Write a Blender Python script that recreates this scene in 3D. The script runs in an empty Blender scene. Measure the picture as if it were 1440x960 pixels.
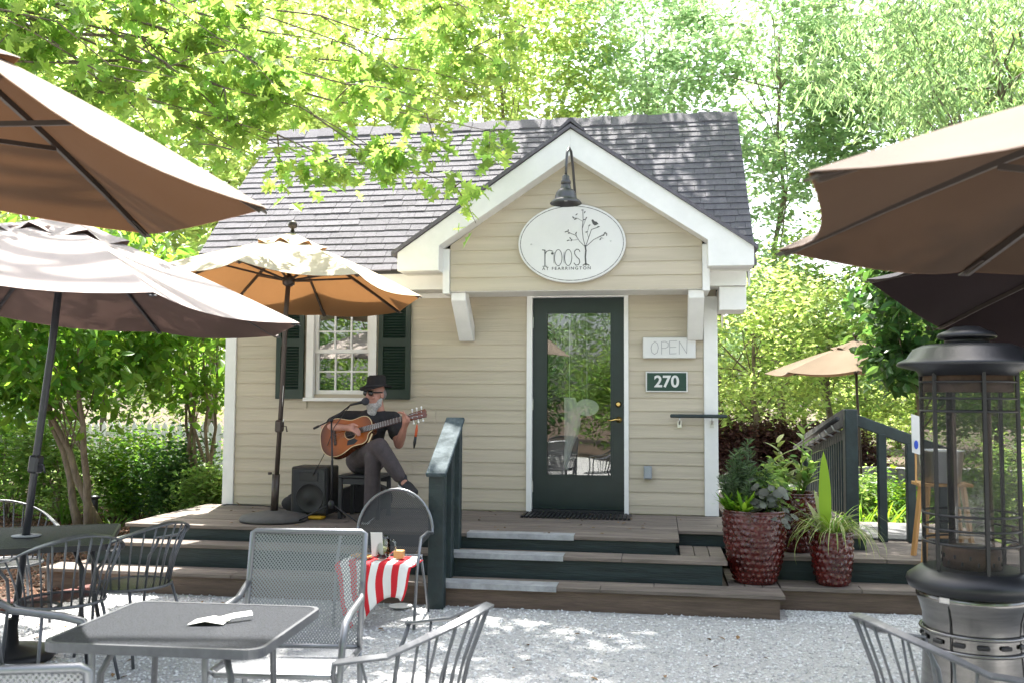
import bpy, bmesh, math, random
import numpy as np
from mathutils import Vector, Matrix
random.seed(7); rng = np.random.default_rng(11)
pi = math.pi; rad = math.radians
S = bpy.context.scene; COL = S.collection

# ------------------------------------------------------------------ camera
CF = 1300.0; CP = np.array([0.80, -9.1378, 1.61]); CY, CT, CR = 0.158789, 0.060892, 0.005716
def _axes():
    cy, sy = math.cos(CY), math.sin(CY)
    fwd = np.array([-sy*math.cos(CT), cy*math.cos(CT), math.sin(CT)])
    rt = np.array([cy, sy, 0.0]); up = np.cross(rt, fwd)
    c, s = math.cos(CR), math.sin(CR)
    return fwd, c*rt + s*up, -s*rt + c*up
FWD, RGT, UPV = _axes()
cam_d = bpy.data.cameras.new('camera'); cam = bpy.data.objects.new('camera', cam_d); COL.objects.link(cam)
cam_d.sensor_width = 36; cam_d.lens = CF/1440*36; cam_d.clip_end = 500; cam_d.clip_start = 0.05
M = Matrix.Identity(4)
for i in range(3):
    M[i][0] = RGT[i]; M[i][1] = UPV[i]; M[i][2] = -FWD[i]; M[i][3] = CP[i]
cam.matrix_world = M
cam_d.dof.use_dof = True; cam_d.dof.focus_distance = 8.2; cam_d.dof.aperture_fstop = 4.0
S.camera = cam
# ------------------------------------------------------------------ sky, sun, exposure
SUN_EL, SUN_AZ = rad(65), rad(-16)          # azimuth from +Y (behind the cottage), negative = towards -X
w = bpy.data.worlds.new('World'); S.world = w; w.use_nodes = True
nt = w.node_tree; sky = nt.nodes.new('ShaderNodeTexSky'); sky.sky_type = 'NISHITA'; sky.sun_disc = False
sky.sun_elevation = SUN_EL; sky.sun_rotation = SUN_AZ; sky.dust_density = 4.0; sky.air_density = 1.0; sky.ozone_density = 0.6
hs = nt.nodes.new('ShaderNodeHueSaturation'); hs.inputs['Saturation'].default_value = 0.55
nt.links.new(sky.outputs[0], hs.inputs['Color']); nt.links.new(hs.outputs[0], nt.nodes['Background'].inputs[0])
nt.nodes['Background'].inputs[1].default_value = 0.15
sl = bpy.data.lights.new('sun', 'SUN'); sl.energy = 4.6; sl.angle = rad(0.55); sl.color = (1.0, 0.96, 0.89)
so = bpy.data.objects.new('sun', sl); COL.objects.link(so); so.location = (0, 10, 30)
sdir = Vector((math.sin(SUN_AZ)*math.cos(SUN_EL), math.cos(SUN_AZ)*math.cos(SUN_EL), math.sin(SUN_EL)))
so.rotation_euler = sdir.to_track_quat('Z', 'Y').to_euler()
vs = S.view_settings; vs.view_transform = 'Standard'; vs.look = 'None'; vs.exposure = 2.2; vs.gamma = 1.0; vs.use_curve_mapping = False
S.render.engine = 'CYCLES'; S.cycles.max_bounces = 10; S.cycles.transparent_max_bounces = 24; S.cycles.diffuse_bounces = 5

# ------------------------------------------------------------------ pixel -> place helpers (photo pixels, 1440 x 960)
def ray(x, y): return FWD + RGT*(x-720)/CF - UPV*(y-480)/CF
def onY(x, y, Y): d = ray(x, y); return CP + d*((Y-CP[1])/d[1])
def onZ(x, y, Z): d = ray(x, y); return CP + d*((Z-CP[2])/d[2])
def at(x, y, dep): return CP + ray(x, y)*dep

# ------------------------------------------------------------------ materials
MAT = {}
def mat(name, col, rough=0.6, metal=0.0, var=0.0, vscale=8.0, bump=0.0, bscale=40.0, island=0.0, spec=0.5, coat=0.0, stretch=None, col2=None, transl=0.0, tcol=None, alpha_mesh=0.0, alpha_const=0.0):
    m = bpy.data.materials.new(name); m.use_nodes = True; n = m.node_tree.nodes; l = m.node_tree.links
    b = n['Principled BSDF']; b.inputs['Roughness'].default_value = rough; b.inputs['Metallic'].default_value = metal
    b.inputs['Specular IOR Level'].default_value = spec; b.inputs['Coat Weight'].default_value = coat
    c4 = (*col, 1)
    tc = n.new('ShaderNodeTexCoord'); mp = n.new('ShaderNodeMapping'); l.new(tc.outputs['Object'], mp.inputs[0])
    if stretch: mp.inputs['Scale'].default_value = stretch
    out = None
    b.inputs['Base Color'].default_value = c4
    if var > 0 or col2:
        tx = n.new('ShaderNodeTexNoise'); tx.inputs['Scale'].default_value = vscale; tx.inputs['Detail'].default_value = 7; tx.inputs['Roughness'].default_value = 0.65
        l.new(mp.outputs[0], tx.inputs['Vector'])
        rp = n.new('ShaderNodeValToRGB'); e = rp.color_ramp.elements
        e[0].position = 0.32; e[1].position = 0.68
        lo = [max(0, c*(1-var)) for c in col]; hi = [min(1, c*(1+var)) for c in (col2 or col)]
        e[0].color = (*lo, 1); e[1].color = (*hi, 1)
        l.new(tx.outputs['Fac'], rp.inputs[0]); out = rp.outputs[0]
    if island > 0:
        g = n.new('ShaderNodeNewGeometry'); oi = n.new('ShaderNodeObjectInfo')
        ad = n.new('ShaderNodeMath'); ad.operation = 'ADD'; l.new(g.outputs['Random Per Island'], ad.inputs[0]); l.new(oi.outputs['Random'], ad.inputs[1])
        fr = n.new('ShaderNodeMath'); fr.operation = 'FRACT'; l.new(ad.outputs[0], fr.inputs[0])
        mr = n.new('ShaderNodeMapRange'); mr.inputs['To Min'].default_value = 1-island; mr.inputs['To Max'].default_value = 1+island; l.new(fr.outputs[0], mr.inputs['Value'])
        h = n.new('ShaderNodeHueSaturation'); l.new(mr.outputs[0], h.inputs['Value'])
        m7 = n.new('ShaderNodeMath'); m7.operation = 'MULTIPLY'; m7.inputs[1].default_value = 7.31; l.new(fr.outputs[0], m7.inputs[0]); f7 = n.new('ShaderNodeMath'); f7.operation = 'FRACT'; l.new(m7.outputs[0], f7.inputs[0])
        hr_ = n.new('ShaderNodeMapRange'); hr_.inputs['To Min'].default_value = 0.5-0.05*island; hr_.inputs['To Max'].default_value = 0.5+0.07*island; l.new(f7.outputs[0], hr_.inputs['Value'])
        if transl > 0: l.new(hr_.outputs[0], h.inputs['Hue'])
        if out: l.new(out, h.inputs['Color'])
        else: h.inputs['Color'].default_value = c4
        out = h.outputs[0]
    if out: l.new(out, b.inputs['Base Color'])
    if bump > 0:
        bt = n.new('ShaderNodeTexNoise'); bt.inputs['Scale'].default_value = bscale; bt.inputs['Detail'].default_value = 6
        l.new(mp.outputs[0], bt.inputs['Vector'])
        bp = n.new('ShaderNodeBump'); bp.inputs['Strength'].default_value = bump; bp.inputs['Distance'].default_value = 0.02
        l.new(bt.outputs['Fac'], bp.inputs['Height']); l.new(bp.outputs[0], b.inputs['Normal'])
    sh = b.outputs[0]
    if transl > 0:
        t = n.new('ShaderNodeBsdfTranslucent')
        if tcol: 
            t.inputs[0].default_value = (*tcol, 1)
            if island > 0:
                h2 = n.new('ShaderNodeHueSaturation'); h2.inputs['Color'].default_value = (*tcol, 1); l.new(mr.outputs[0], h2.inputs['Value']); l.new(hr_.outputs[0], h2.inputs['Hue']); l.new(h2.outputs[0], t.inputs[0])
        elif out: l.new(out, t.inputs[0])
        else: t.inputs[0].default_value = c4
        mx = n.new('ShaderNodeMixShader'); mx.inputs[0].default_value = transl
        l.new(sh, mx.inputs[1]); l.new(t.outputs[0], mx.inputs[2]); sh = mx.outputs[0]
    if alpha_mesh > 0:     # finely perforated sheet: holes by a small voronoi-free checker of dots
        tr = n.new('ShaderNodeBsdfTransparent'); mx = n.new('ShaderNodeMixShader')
        sp3 = n.new('ShaderNodeSeparateXYZ'); l.new(tc.outputs['Object'], sp3.inputs[0])
        yz = n.new('ShaderNodeMath'); l.new(sp3.outputs[1], yz.inputs[0]); l.new(sp3.outputs[2], yz.inputs[1])
        def sn(src):
            k = n.new('ShaderNodeMath'); k.operation = 'MULTIPLY'; k.inputs[1].default_value = 420.0; l.new(src, k.inputs[0])
            q = n.new('ShaderNodeMath'); q.operation = 'SINE'; l.new(k.outputs[0], q.inputs[0]); return q.outputs[0]
        pr = n.new('ShaderNodeMath'); pr.operation = 'MULTIPLY'; l.new(sn(sp3.outputs[0]), pr.inputs[0]); l.new(sn(yz.outputs[0]), pr.inputs[1])
        lt = n.new('ShaderNodeMath'); lt.operation = 'GREATER_THAN'; lt.inputs[1].default_value = alpha_mesh
        l.new(pr.outputs[0], lt.inputs[0]); l.new(lt.outputs[0], mx.inputs[0])
        l.new(sh, mx.inputs[1]); l.new(tr.outputs[0], mx.inputs[2]); sh = mx.outputs[0]
    if alpha_const > 0:
        tr = n.new('ShaderNodeBsdfTransparent'); mx = n.new('ShaderNodeMixShader'); mx.inputs[0].default_value = alpha_const
        l.new(sh, mx.inputs[1]); l.new(tr.outputs[0], mx.inputs[2]); sh = mx.outputs[0]
    l.new(sh, n['Material Output'].inputs['Surface'])
    MAT[name] = m; return m
def glass(name, tint=(0.9, 0.95, 0.93), wavy=0.0, refl=1.0, wscale=2.2, rough=0.01):
    m = bpy.data.materials.new(name); m.use_nodes = True; n = m.node_tree.nodes; l = m.node_tree.links
    n.remove(n['Principled BSDF'])
    tr = n.new('ShaderNodeBsdfTransparent'); tr.inputs[0].default_value = (*tint, 1)
    gl = n.new('ShaderNodeBsdfGlossy'); gl.inputs['Roughness'].default_value = rough
    fr = n.new('ShaderNodeFresnel'); fr.inputs[0].default_value = 1.45
    mu = n.new('ShaderNodeMath'); mu.operation = 'MULTIPLY_ADD'; mu.use_clamp = True; mu.inputs[1].default_value = 1.0; mu.inputs[2].default_value = refl
    l.new(fr.outputs[0], mu.inputs[0])
    mx = n.new('ShaderNodeMixShader'); l.new(mu.outputs[0], mx.inputs[0]); l.new(tr.outputs[0], mx.inputs[1]); l.new(gl.outputs[0], mx.inputs[2])
    if wavy > 0:
        tc = n.new('ShaderNodeTexCoord'); tx = n.new('ShaderNodeTexNoise'); tx.inputs['Scale'].default_value = wscale; tx.inputs['Detail'].default_value = 1
        l.new(tc.outputs['Object'], tx.inputs['Vector']); bp = n.new('ShaderNodeBump'); bp.inputs['Strength'].default_value = wavy; bp.inputs['Distance'].default_value = 0.05
        l.new(tx.outputs['Fac'], bp.inputs['Height']); l.new(bp.outputs[0], gl.inputs['Normal'])
    l.new(mx.outputs[0], n['Material Output'].inputs['Surface']); MAT[name] = m; return m

# setting
mat('gravel_sheet', (0.43, 0.43, 0.43), 0.9, var=0.3, vscale=70, bump=0.9, bscale=110)
mat('gravel_stone', (0.50, 0.505, 0.51), 0.85, island=0.36)
mat('soil', (0.07, 0.045, 0.028), 0.95, var=0.6, vscale=14, bump=1.0, bscale=30)
mat('chip', (0.12, 0.06, 0.035), 0.9, island=0.6)
mat('path', (0.20, 0.195, 0.185), 0.9, var=0.25, vscale=30, bump=0.4, bscale=60)
# cottage
mat('siding', (0.46, 0.405, 0.31), 0.6, var=0.10, vscale=2.2, bump=0.10, bscale=18, island=0.035, stretch=(0.25, 1, 6))
mat('white_paint', (0.74, 0.74, 0.715), 0.45, var=0.05, vscale=5, bump=0.05, bscale=30, spec=0.4)
mat('soffit_paint', (0.76, 0.75, 0.70), 0.6)
mat('dark_green', (0.0055, 0.0165, 0.0165), 0.35, var=0.15, vscale=6, bump=0.04, bscale=40)
mat('shutter_green', (0.007, 0.022, 0.0145), 0.4)
mat('shingle', (0.120, 0.115, 0.132), 0.9, var=0.22, vscale=45, bump=0.5, bscale=140, island=0.13)
mat('roof_edge', (0.03, 0.03, 0.032), 0.8)
mat('interior', (0.08, 0.065, 0.05), 0.9)
mat('interior_dark', (0.05, 0.045, 0.04), 0.9)
glass('door_glass', (0.88, 0.90, 0.88), wavy=0.03, refl=0.11, wscale=2.8, rough=0.012)
glass('window_glass', (0.5, 0.53, 0.5), wavy=0.03, refl=0.30)
glass('clear_glass', (0.96, 0.98, 0.97), refl=0.04)
mat('brass', (0.65, 0.45, 0.16), 0.25, 1.0)
mat('steel', (0.55, 0.55, 0.54), 0.3, 1.0, var=0.1, vscale=4)
mat('nosing_metal', (0.30, 0.31, 0.325), 0.65, 0.15, var=0.25, vscale=9, bump=0.1)
# wood
mat('deck_wood', (0.158, 0.130, 0.110), 0.8, var=0.4, vscale=5, bump=0.35, bscale=22, island=0.16, stretch=(0.35, 5, 5))
mat('riser_teal', (0.014, 0.027, 0.028), 0.6, var=0.45, vscale=5, bump=0.25, bscale=20, stretch=(0.5, 3, 5))
mat('riser_brown', (0.120, 0.083, 0.062), 0.7, var=0.3, vscale=5, bump=0.3, bscale=20, stretch=(0.5, 3, 5))
mat('rail_paint', (0.014, 0.027, 0.029), 0.5, var=0.35, vscale=6, bump=0.2, bscale=24)
mat('rail_worn', (0.025, 0.045, 0.052), 0.75, spec=0.15, col2=(0.085, 0.105, 0.115), var=0.3, vscale=9, bump=0.2, bscale=30)
mat('grey_wood', (0.10, 0.10, 0.10), 0.8, var=0.4, vscale=8, bump=0.3, bscale=25)
mat('pine', (0.50, 0.27, 0.095), 0.5, var=0.2, vscale=6, stretch=(3, 3, 0.6))
mat('bark', (0.16, 0.125, 0.095), 0.95, var=0.4, vscale=12, bump=0.9, bscale=25, stretch=(2, 2, 0.5))
mat('bark_light', (0.20, 0.155, 0.115), 0.9, var=0.4, vscale=12, bump=0.5, bscale=25, stretch=(2, 2, 0.5))
mat('brick', (0.085, 0.028, 0.022), 0.85, var=0.3, vscale=20, bump=0.4, island=0.25)
mat('stone_wall', (0.20, 0.195, 0.19), 0.9, var=0.4, vscale=9, bump=0.6)
# furniture
mat('iron', (0.105, 0.110, 0.122), 0.42, 0.4, var=0.15, vscale=20)
mat('iron_dark', (0.028, 0.029, 0.033), 0.45, 0.4, var=0.15, vscale=20)
mat('alu_frame', (0.20, 0.21, 0.225), 0.35, 0.7)
mat('alu_mesh', (0.24, 0.25, 0.265), 0.45, 0.35, alpha_mesh=0.22)
mat('dark_mesh', (0.045, 0.047, 0.052), 0.45, 0.3, alpha_mesh=0.38)
mat('table_mesh', (0.020, 0.0235, 0.031), 0.55, 0.0, alpha_mesh=0.7, spec=0.2, var=0.5, vscale=70, bump=0.6, bscale=120)
mat('black_iron', (0.018, 0.018, 0.020), 0.45, 0.2)
mat('heater_black', (0.012, 0.013, 0.016), 0.38, 0.1, bump=0.05, bscale=120)
mat('heater_steel', (0.21, 0.205, 0.20), 0.22, 1.0, var=0.25, vscale=3, stretch=(1, 1, 9))
mat('cage_mesh', (0.012, 0.012, 0.013), 0.5, 0.2, alpha_const=0.56)
mat('burner', (0.12, 0.075, 0.05), 0.6, 0.6, var=0.4, vscale=12)
mat('glaze', (0.062, 0.0075, 0.006), 0.17, var=0.6, vscale=7, coat=0.4)
mat('concrete_base', (0.075, 0.072, 0.070), 0.7, var=0.2, vscale=9, bump=0.2)
mat('pole_brown', (0.055, 0.043, 0.036), 0.4, 0.3)
mat('pole_grey', (0.045, 0.047, 0.055), 0.38, 0.4)
mat('plastic_black', (0.008, 0.008, 0.009), 0.5, var=0.2, vscale=60, bump=0.15, bscale=220)
mat('plastic_white', (0.75, 0.75, 0.73), 0.4)
mat('sign_white', (0.64, 0.64, 0.62), 0.5, var=0.03, vscale=4)
mat('ink', (0.07, 0.07, 0.07), 0.6)
mat('ink_light', (0.33, 0.33, 0.34), 0.6)
mat('sign_green', (0.004, 0.040, 0.027), 0.35)
mat('grey_box', (0.28, 0.31, 0.34), 0.4, 0.2)
mat('lamp_grey', (0.085, 0.085, 0.088), 0.4, 0.6)
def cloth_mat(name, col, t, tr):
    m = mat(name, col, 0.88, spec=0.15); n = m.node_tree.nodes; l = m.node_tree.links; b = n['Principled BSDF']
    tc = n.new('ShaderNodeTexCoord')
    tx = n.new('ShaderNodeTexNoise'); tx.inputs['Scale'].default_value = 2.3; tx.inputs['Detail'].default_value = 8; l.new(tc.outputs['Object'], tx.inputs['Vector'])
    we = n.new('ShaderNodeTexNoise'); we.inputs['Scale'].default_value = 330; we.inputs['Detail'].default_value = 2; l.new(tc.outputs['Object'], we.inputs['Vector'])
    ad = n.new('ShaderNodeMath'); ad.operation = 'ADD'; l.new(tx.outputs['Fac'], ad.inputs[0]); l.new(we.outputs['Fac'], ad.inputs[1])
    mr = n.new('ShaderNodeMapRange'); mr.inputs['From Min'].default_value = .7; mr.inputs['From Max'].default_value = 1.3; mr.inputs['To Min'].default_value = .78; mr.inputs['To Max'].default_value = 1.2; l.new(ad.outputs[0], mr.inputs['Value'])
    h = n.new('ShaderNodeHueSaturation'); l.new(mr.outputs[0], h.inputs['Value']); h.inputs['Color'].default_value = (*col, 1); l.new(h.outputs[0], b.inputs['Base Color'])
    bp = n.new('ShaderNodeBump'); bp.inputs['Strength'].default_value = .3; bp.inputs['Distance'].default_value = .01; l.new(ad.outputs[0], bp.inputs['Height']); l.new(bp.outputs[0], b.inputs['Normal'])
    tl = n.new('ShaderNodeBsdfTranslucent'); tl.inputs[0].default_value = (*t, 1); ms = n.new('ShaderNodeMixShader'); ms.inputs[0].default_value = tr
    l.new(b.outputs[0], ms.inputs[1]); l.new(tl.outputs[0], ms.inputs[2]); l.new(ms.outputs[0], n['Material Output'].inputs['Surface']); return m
def fabric(name, top, under, t, tr):      # light top and dark under sheet, underside shade painted in; both slightly translucent
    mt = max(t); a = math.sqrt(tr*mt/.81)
    cloth_mat(name, tuple(c/(1-a) for c in top), (.9, .9, .9), a); cloth_mat(name+'_shaded_side', under, tuple(c/mt*.9 for c in t), a)
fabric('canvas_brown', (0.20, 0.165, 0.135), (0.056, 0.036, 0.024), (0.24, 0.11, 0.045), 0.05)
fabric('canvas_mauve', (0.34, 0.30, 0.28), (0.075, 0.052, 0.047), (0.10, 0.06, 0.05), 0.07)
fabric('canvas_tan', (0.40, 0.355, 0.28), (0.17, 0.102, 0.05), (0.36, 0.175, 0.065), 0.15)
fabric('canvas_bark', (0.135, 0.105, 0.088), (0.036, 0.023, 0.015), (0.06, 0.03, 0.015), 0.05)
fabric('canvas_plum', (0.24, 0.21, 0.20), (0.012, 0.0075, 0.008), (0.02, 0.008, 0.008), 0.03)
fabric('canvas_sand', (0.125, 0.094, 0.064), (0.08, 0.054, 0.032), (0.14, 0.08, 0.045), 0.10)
# foliage  (reflected colour / colour of light let through)
def leafm(name, c, t, tr=0.5, island=0.35): return mat(name, c, 0.45, island=island, transl=tr, tcol=t, spec=0.35)
leafm('leaf_oak', (0.13, 0.23, 0.04), (0.42, 0.60, 0.12), 0.6)
leafm('leaf_dogwood', (0.085, 0.17, 0.035), (0.28, 0.48, 0.05), 0.55)
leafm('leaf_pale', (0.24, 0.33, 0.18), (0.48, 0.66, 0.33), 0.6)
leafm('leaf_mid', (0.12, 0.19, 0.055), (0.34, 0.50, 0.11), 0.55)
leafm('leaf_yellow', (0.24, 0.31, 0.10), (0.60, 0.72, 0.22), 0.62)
leafm('leaf_dark', (0.045, 0.10, 0.035), (0.12, 0.24, 0.045), 0.42)
leafm('leaf_willow', (0.145, 0.215, 0.105), (0.33, 0.48, 0.19), 0.57)
leafm('leaf_purple', (0.075, 0.032, 0.030), (0.10, 0.04, 0.03), 0.35)
leafm('leaf_heuchera', (0.080, 0.088, 0.066), (0.09, 0.08, 0.06), 0.25, 0.7)
leafm('leaf_bright', (0.13, 0.26, 0.025), (0.26, 0.42, 0.03), 0.45)
leafm('leaf_cream', (0.34, 0.37, 0.14), (0.3, 0.36, 0.08), 0.35)
leafm('leaf_rosemary', (0.085, 0.13, 0.06), (0.10, 0.18, 0.05), 0.3)
leafm('grass', (0.06, 0.13, 0.02), (0.16, 0.30, 0.03), 0.45)

# ------------------------------------------------------------------ object helpers
def basis(o):
    m = o.matrix_basis.copy()
    if o.parent: m = basis(o.parent) @ o.matrix_parent_inverse @ m
    return m
def par(o, p):
    if p is not None:
        o.parent = p; o.matrix_parent_inverse = basis(p).inverted()
    return o
def tag(o, label=None, cat=None, group=None, kind=None):
    if label: o['label'] = label
    if cat: o['category'] = cat
    if group: o['group'] = group
    if kind: o['kind'] = kind
    return o
def empty(name, loc=(0, 0, 0), label=None, cat=None, group=None, rz=0.0):
    o = bpy.data.objects.new(name, None); COL.objects.link(o); o.location = loc; o.rotation_euler = (0, 0, rz)
    o.empty_display_size = 0.1
    return tag(o, label, cat, group)
def copy_tree(o, parent=None):
    c = o.copy(); COL.objects.link(c)
    if parent is not None: c.parent = parent
    for ch in [x for x in bpy.data.objects if x.parent == o]: copy_tree(ch, c)
    return c
def setm(me, m):
    me.materials.append(MAT[m] if isinstance(m, str) else m)
class MB:
    def __init__(s): s.v = []; s.f = []; s.sm = []
    def add(s, vs, fs, smooth=False):
        n = len(s.v); s.v += [tuple(map(float, x)) for x in vs]
        for f in fs: s.f.append(tuple(i+n for i in f)); s.sm.append(smooth)
        return s
    def box(s, a, b):
        x0, y0, z0 = a; x1, y1, z1 = b
        return s.add([(x0,y0,z0),(x1,y0,z0),(x1,y1,z0),(x0,y1,z0),(x0,y0,z1),(x1,y0,z1),(x1,y1,z1),(x0,y1,z1)],
              [(0,3,2,1),(4,5,6,7),(0,1,5,4),(1,2,6,5),(2,3,7,6),(3,0,4,7)])
    def bar(s, p, q, wd, th, up=(0, 0, 1)):
        p = Vector(p); q = Vector(q); d = (q-p).normalized(); u = Vector(up)
        r = d.cross(u)
        if r.length < 1e-4: r = d.cross(Vector((0, 1, 0)))
        r.normalize(); u = r.cross(d)
        vs = []
        for c in (p, q):
            for (i, j) in ((-1,-1),(1,-1),(1,1),(-1,1)): vs.append(c + r*wd/2*i + u*th/2*j)
        return s.add(vs, [(0,3,2,1),(4,5,6,7),(0,1,5,4),(1,2,6,5),(2,3,7,6),(3,0,4,7)])
    def tube(s, pts, r, n=8, cap=True, smooth=True, closed=False):
        P = [Vector(p) for p in pts]; m = len(P)
        rs = r if isinstance(r, (list, tuple)) else [r]*m
        t0 = (P[1]-P[0]).normalized(); ref = Vector((0, 0, 1)) if abs(t0.z) < 0.9 else Vector((1, 0, 0))
        u = t0.cross(ref).normalized(); vs = []
        for i in range(m):
            if closed: t = (P[(i+1) % m]-P[i-1]).normalized()
            else: t = (P[min(i+1, m-1)]-P[max(i-1, 0)]).normalized()
            u = (u - t*u.dot(t)).normalized(); v = t.cross(u)
            for k in range(n):
                a = 2*pi*k/n; vs.append(P[i] + (u*math.cos(a)+v*math.sin(a))*rs[i])
        fs = []
        for i in range(m if closed else m-1):
            for k in range(n):
                a = i*n+k; b = i*n+(k+1) % n; j = ((i+1) % m)*n
                fs.append((a, b, j+(k+1) % n, j+k))
        if cap and not closed: fs += [tuple(range(n-1, -1, -1)), tuple(range((m-1)*n, m*n))]
        return s.add(vs, fs, smooth)
    def lathe(s, prof, c=(0, 0, 0), n=32, smooth=True, caps=True, ax=None):
        vs = []; m = len(prof)
        R = Matrix.Identity(3) if ax is None else Vector((0, 0, 1)).rotation_difference(Vector(ax)).to_matrix()
        for (r, z) in prof:
            for k in range(n):
                a = 2*pi*k/n; vs.append(Vector(c) + R @ Vector((r*math.cos(a), r*math.sin(a), z)))
        fs = []
        for i in range(m-1):
            for k in range(n): fs.append((i*n+k, i*n+(k+1) % n, (i+1)*n+(k+1) % n, (i+1)*n+k))
        if caps: fs += [tuple(range(n-1, -1, -1)), tuple(range((m-1)*n, m*n))]
        return s.add(vs, fs, smooth)
    def ball(s, c, r, n=12, m=8, sc=(1, 1, 1), R=None):
        vs = []; fs = []
        for i in range(1, m):
            th = pi*i/m
            for k in range(n):
                a = 2*pi*k/n
                vs.append(Vector((r*sc[0]*math.sin(th)*math.cos(a), r*sc[1]*math.sin(th)*math.sin(a), r*sc[2]*math.cos(th))))
        vs += [Vector((0, 0, r*sc[2])), Vector((0, 0, -r*sc[2]))]
        if R is not None: vs = [R @ x for x in vs]
        vs = [x + Vector(c) for x in vs]
        for i in range(m-2):
            for k in range(n): fs.append((i*n+k, (i+1)*n+k, (i+1)*n+(k+1) % n, i*n+(k+1) % n))
        t = (m-1)*n
        for k in range(n): fs.append((t, k, (k+1) % n)); fs.append((t+1, (m-2)*n+(k+1) % n, (m-2)*n+k))
        return s.add(vs, fs, True)
    def prism(s, poly, o, ex, ey, depth):   # polygon in plane (o, ex, ey) pushed along depth vector
        o = Vector(o); ex = Vector(ex); ey = Vector(ey); d = Vector(depth); n = len(poly)
        vs = [o+ex*x+ey*y for x, y in poly]; vs += [v+d for v in vs]
        return s.add(vs, [tuple(range(n-1, -1, -1)), tuple(range(n, 2*n))] + [(i, (i+1) % n, n+(i+1) % n, n+i) for i in range(n)])
    def mesh(s, name, m, bevel=0.0):
        me = bpy.data.meshes.new(name); me.from_pydata(s.v, [], s.f); setm(me, m)
        me.polygons.foreach_set('use_smooth', s.sm)
        bm = bmesh.new(); bm.from_mesh(me); bmesh.ops.recalc_face_normals(bm, faces=bm.faces)
        if bevel > 0: bmesh.ops.bevel(bm, geom=list(bm.edges), offset=bevel, segments=1, affect='EDGES', profile=0.5)
        bm.to_mesh(me); bm.free(); return me
    def build(s, name, m, parent=None, label=None, cat=None, group=None, kind=None, bevel=0.0):
        o = bpy.data.objects.new(name, s.mesh(name, m, bevel)); COL.objects.link(o); par(o, parent)
        return tag(o, label, cat, group, kind)
def box(name, a, b, m, parent=None, bevel=0.0, **k): return MB().box(a, b).build(name, m, parent, bevel=bevel, **k)
def put(name, me, loc, rot=(0, 0, 0), parent=None, scale=(1, 1, 1)):
    o = bpy.data.objects.new(name, me); COL.objects.link(o); o.location = loc; o.rotation_euler = rot; o.scale = scale
    return par(o, parent)
def fast_mesh(name, V, F, m, smooth=False):     # V (n,3), F (k,c) same corner count
    V = np.asarray(V, np.float32); F = np.asarray(F, np.int32); k, c = F.shape
    me = bpy.data.meshes.new(name); me.vertices.add(len(V)); me.vertices.foreach_set('co', V.ravel())
    me.loops.add(k*c); me.loops.foreach_set('vertex_index', F.ravel()); me.polygons.add(k)
    me.polygons.foreach_set('loop_start', np.arange(0, k*c, c, dtype=np.int32))
    me.update(calc_edges=True); me.validate(); setm(me, m)
    me.polygons.foreach_set('use_smooth', np.full(k, smooth)); return me
def text_mesh(name, body, size, m, extrude=0.002, offset=0.0, spacing=1.0):
    cu = bpy.data.curves.new(name, 'FONT'); cu.body = body; cu.size = size; cu.extrude = extrude; cu.offset = offset
    cu.align_x = 'CENTER'; cu.align_y = 'CENTER'; cu.space_character = spacing
    t = bpy.data.objects.new(name, cu); COL.objects.link(t); bpy.context.view_layer.update()
    me = bpy.data.meshes.new_from_object(t.evaluated_get(bpy.context.evaluated_depsgraph_get()))
    bpy.data.objects.remove(t); me.materials.clear(); setm(me, m); return me
def facing(name, me, loc, parent): return put(name, me, loc, (pi/2, 0, 0), parent)      # stands upright, faces -Y
def ribbon(mb, pts, wd, Y, th=0.003):    # a drawn line on a plane facing -Y; pts are (x, z)
    for (x0, z0), (x1, z1) in zip(pts[:-1], pts[1:]):
        d = math.hypot(x1-x0, z1-z0)
        if d < 1e-6: continue
        ex = (x1-x0)/d*wd*0.3; ez = (z1-z0)/d*wd*0.3
        mb.bar((x0-ex, Y, z0-ez), (x1+ex, Y, z1+ez), wd, th, up=(0, 1, 0))
def arc(cx, cz, rx, rz, a0, a1, n=14): return [(cx+rx*math.cos(a0+(a1-a0)*i/n), cz+rz*math.sin(a0+(a1-a0)*i/n)) for i in range(n+1)]
# ------------------------------------------------------------------ ground
DZ = 0.49
def sheet(name, poly, z, m, kind='structure'):
    o = MB().add([(x, y, z) for x, y in poly], [tuple(range(len(poly)))]).build(name, m); o['kind'] = kind; return o
sheet('ground', [(-160, -160), (160, -160), (160, 160), (-160, 160)], 0.0, 'soil')
GPOLY = [(-3.7, -1.3), (-3.95, -2.75), (-6.5, -4.0), (-12, -4.6), (-12, -16), (12, -16), (12, -2.6), (3.75, -1.25)]
sheet('gravel_court', GPOLY, 0.005, 'gravel_sheet')
pA, pB = onZ(1000, 664, 0), onZ(1000, 712, 0)
sheet('path', [(1.6, pB[1]-1.5), (3.2, pB[1]-2.0), (14, pB[1]+1.0), (14, pA[1]), (1.8, pA[1])], 0.006, 'path')
sheet('path', [(-30, 9.5), (-7.5, 8.5), (-3.9, 8.5), (-3.9, 14), (-30, 15)], 0.006, 'path')

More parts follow.
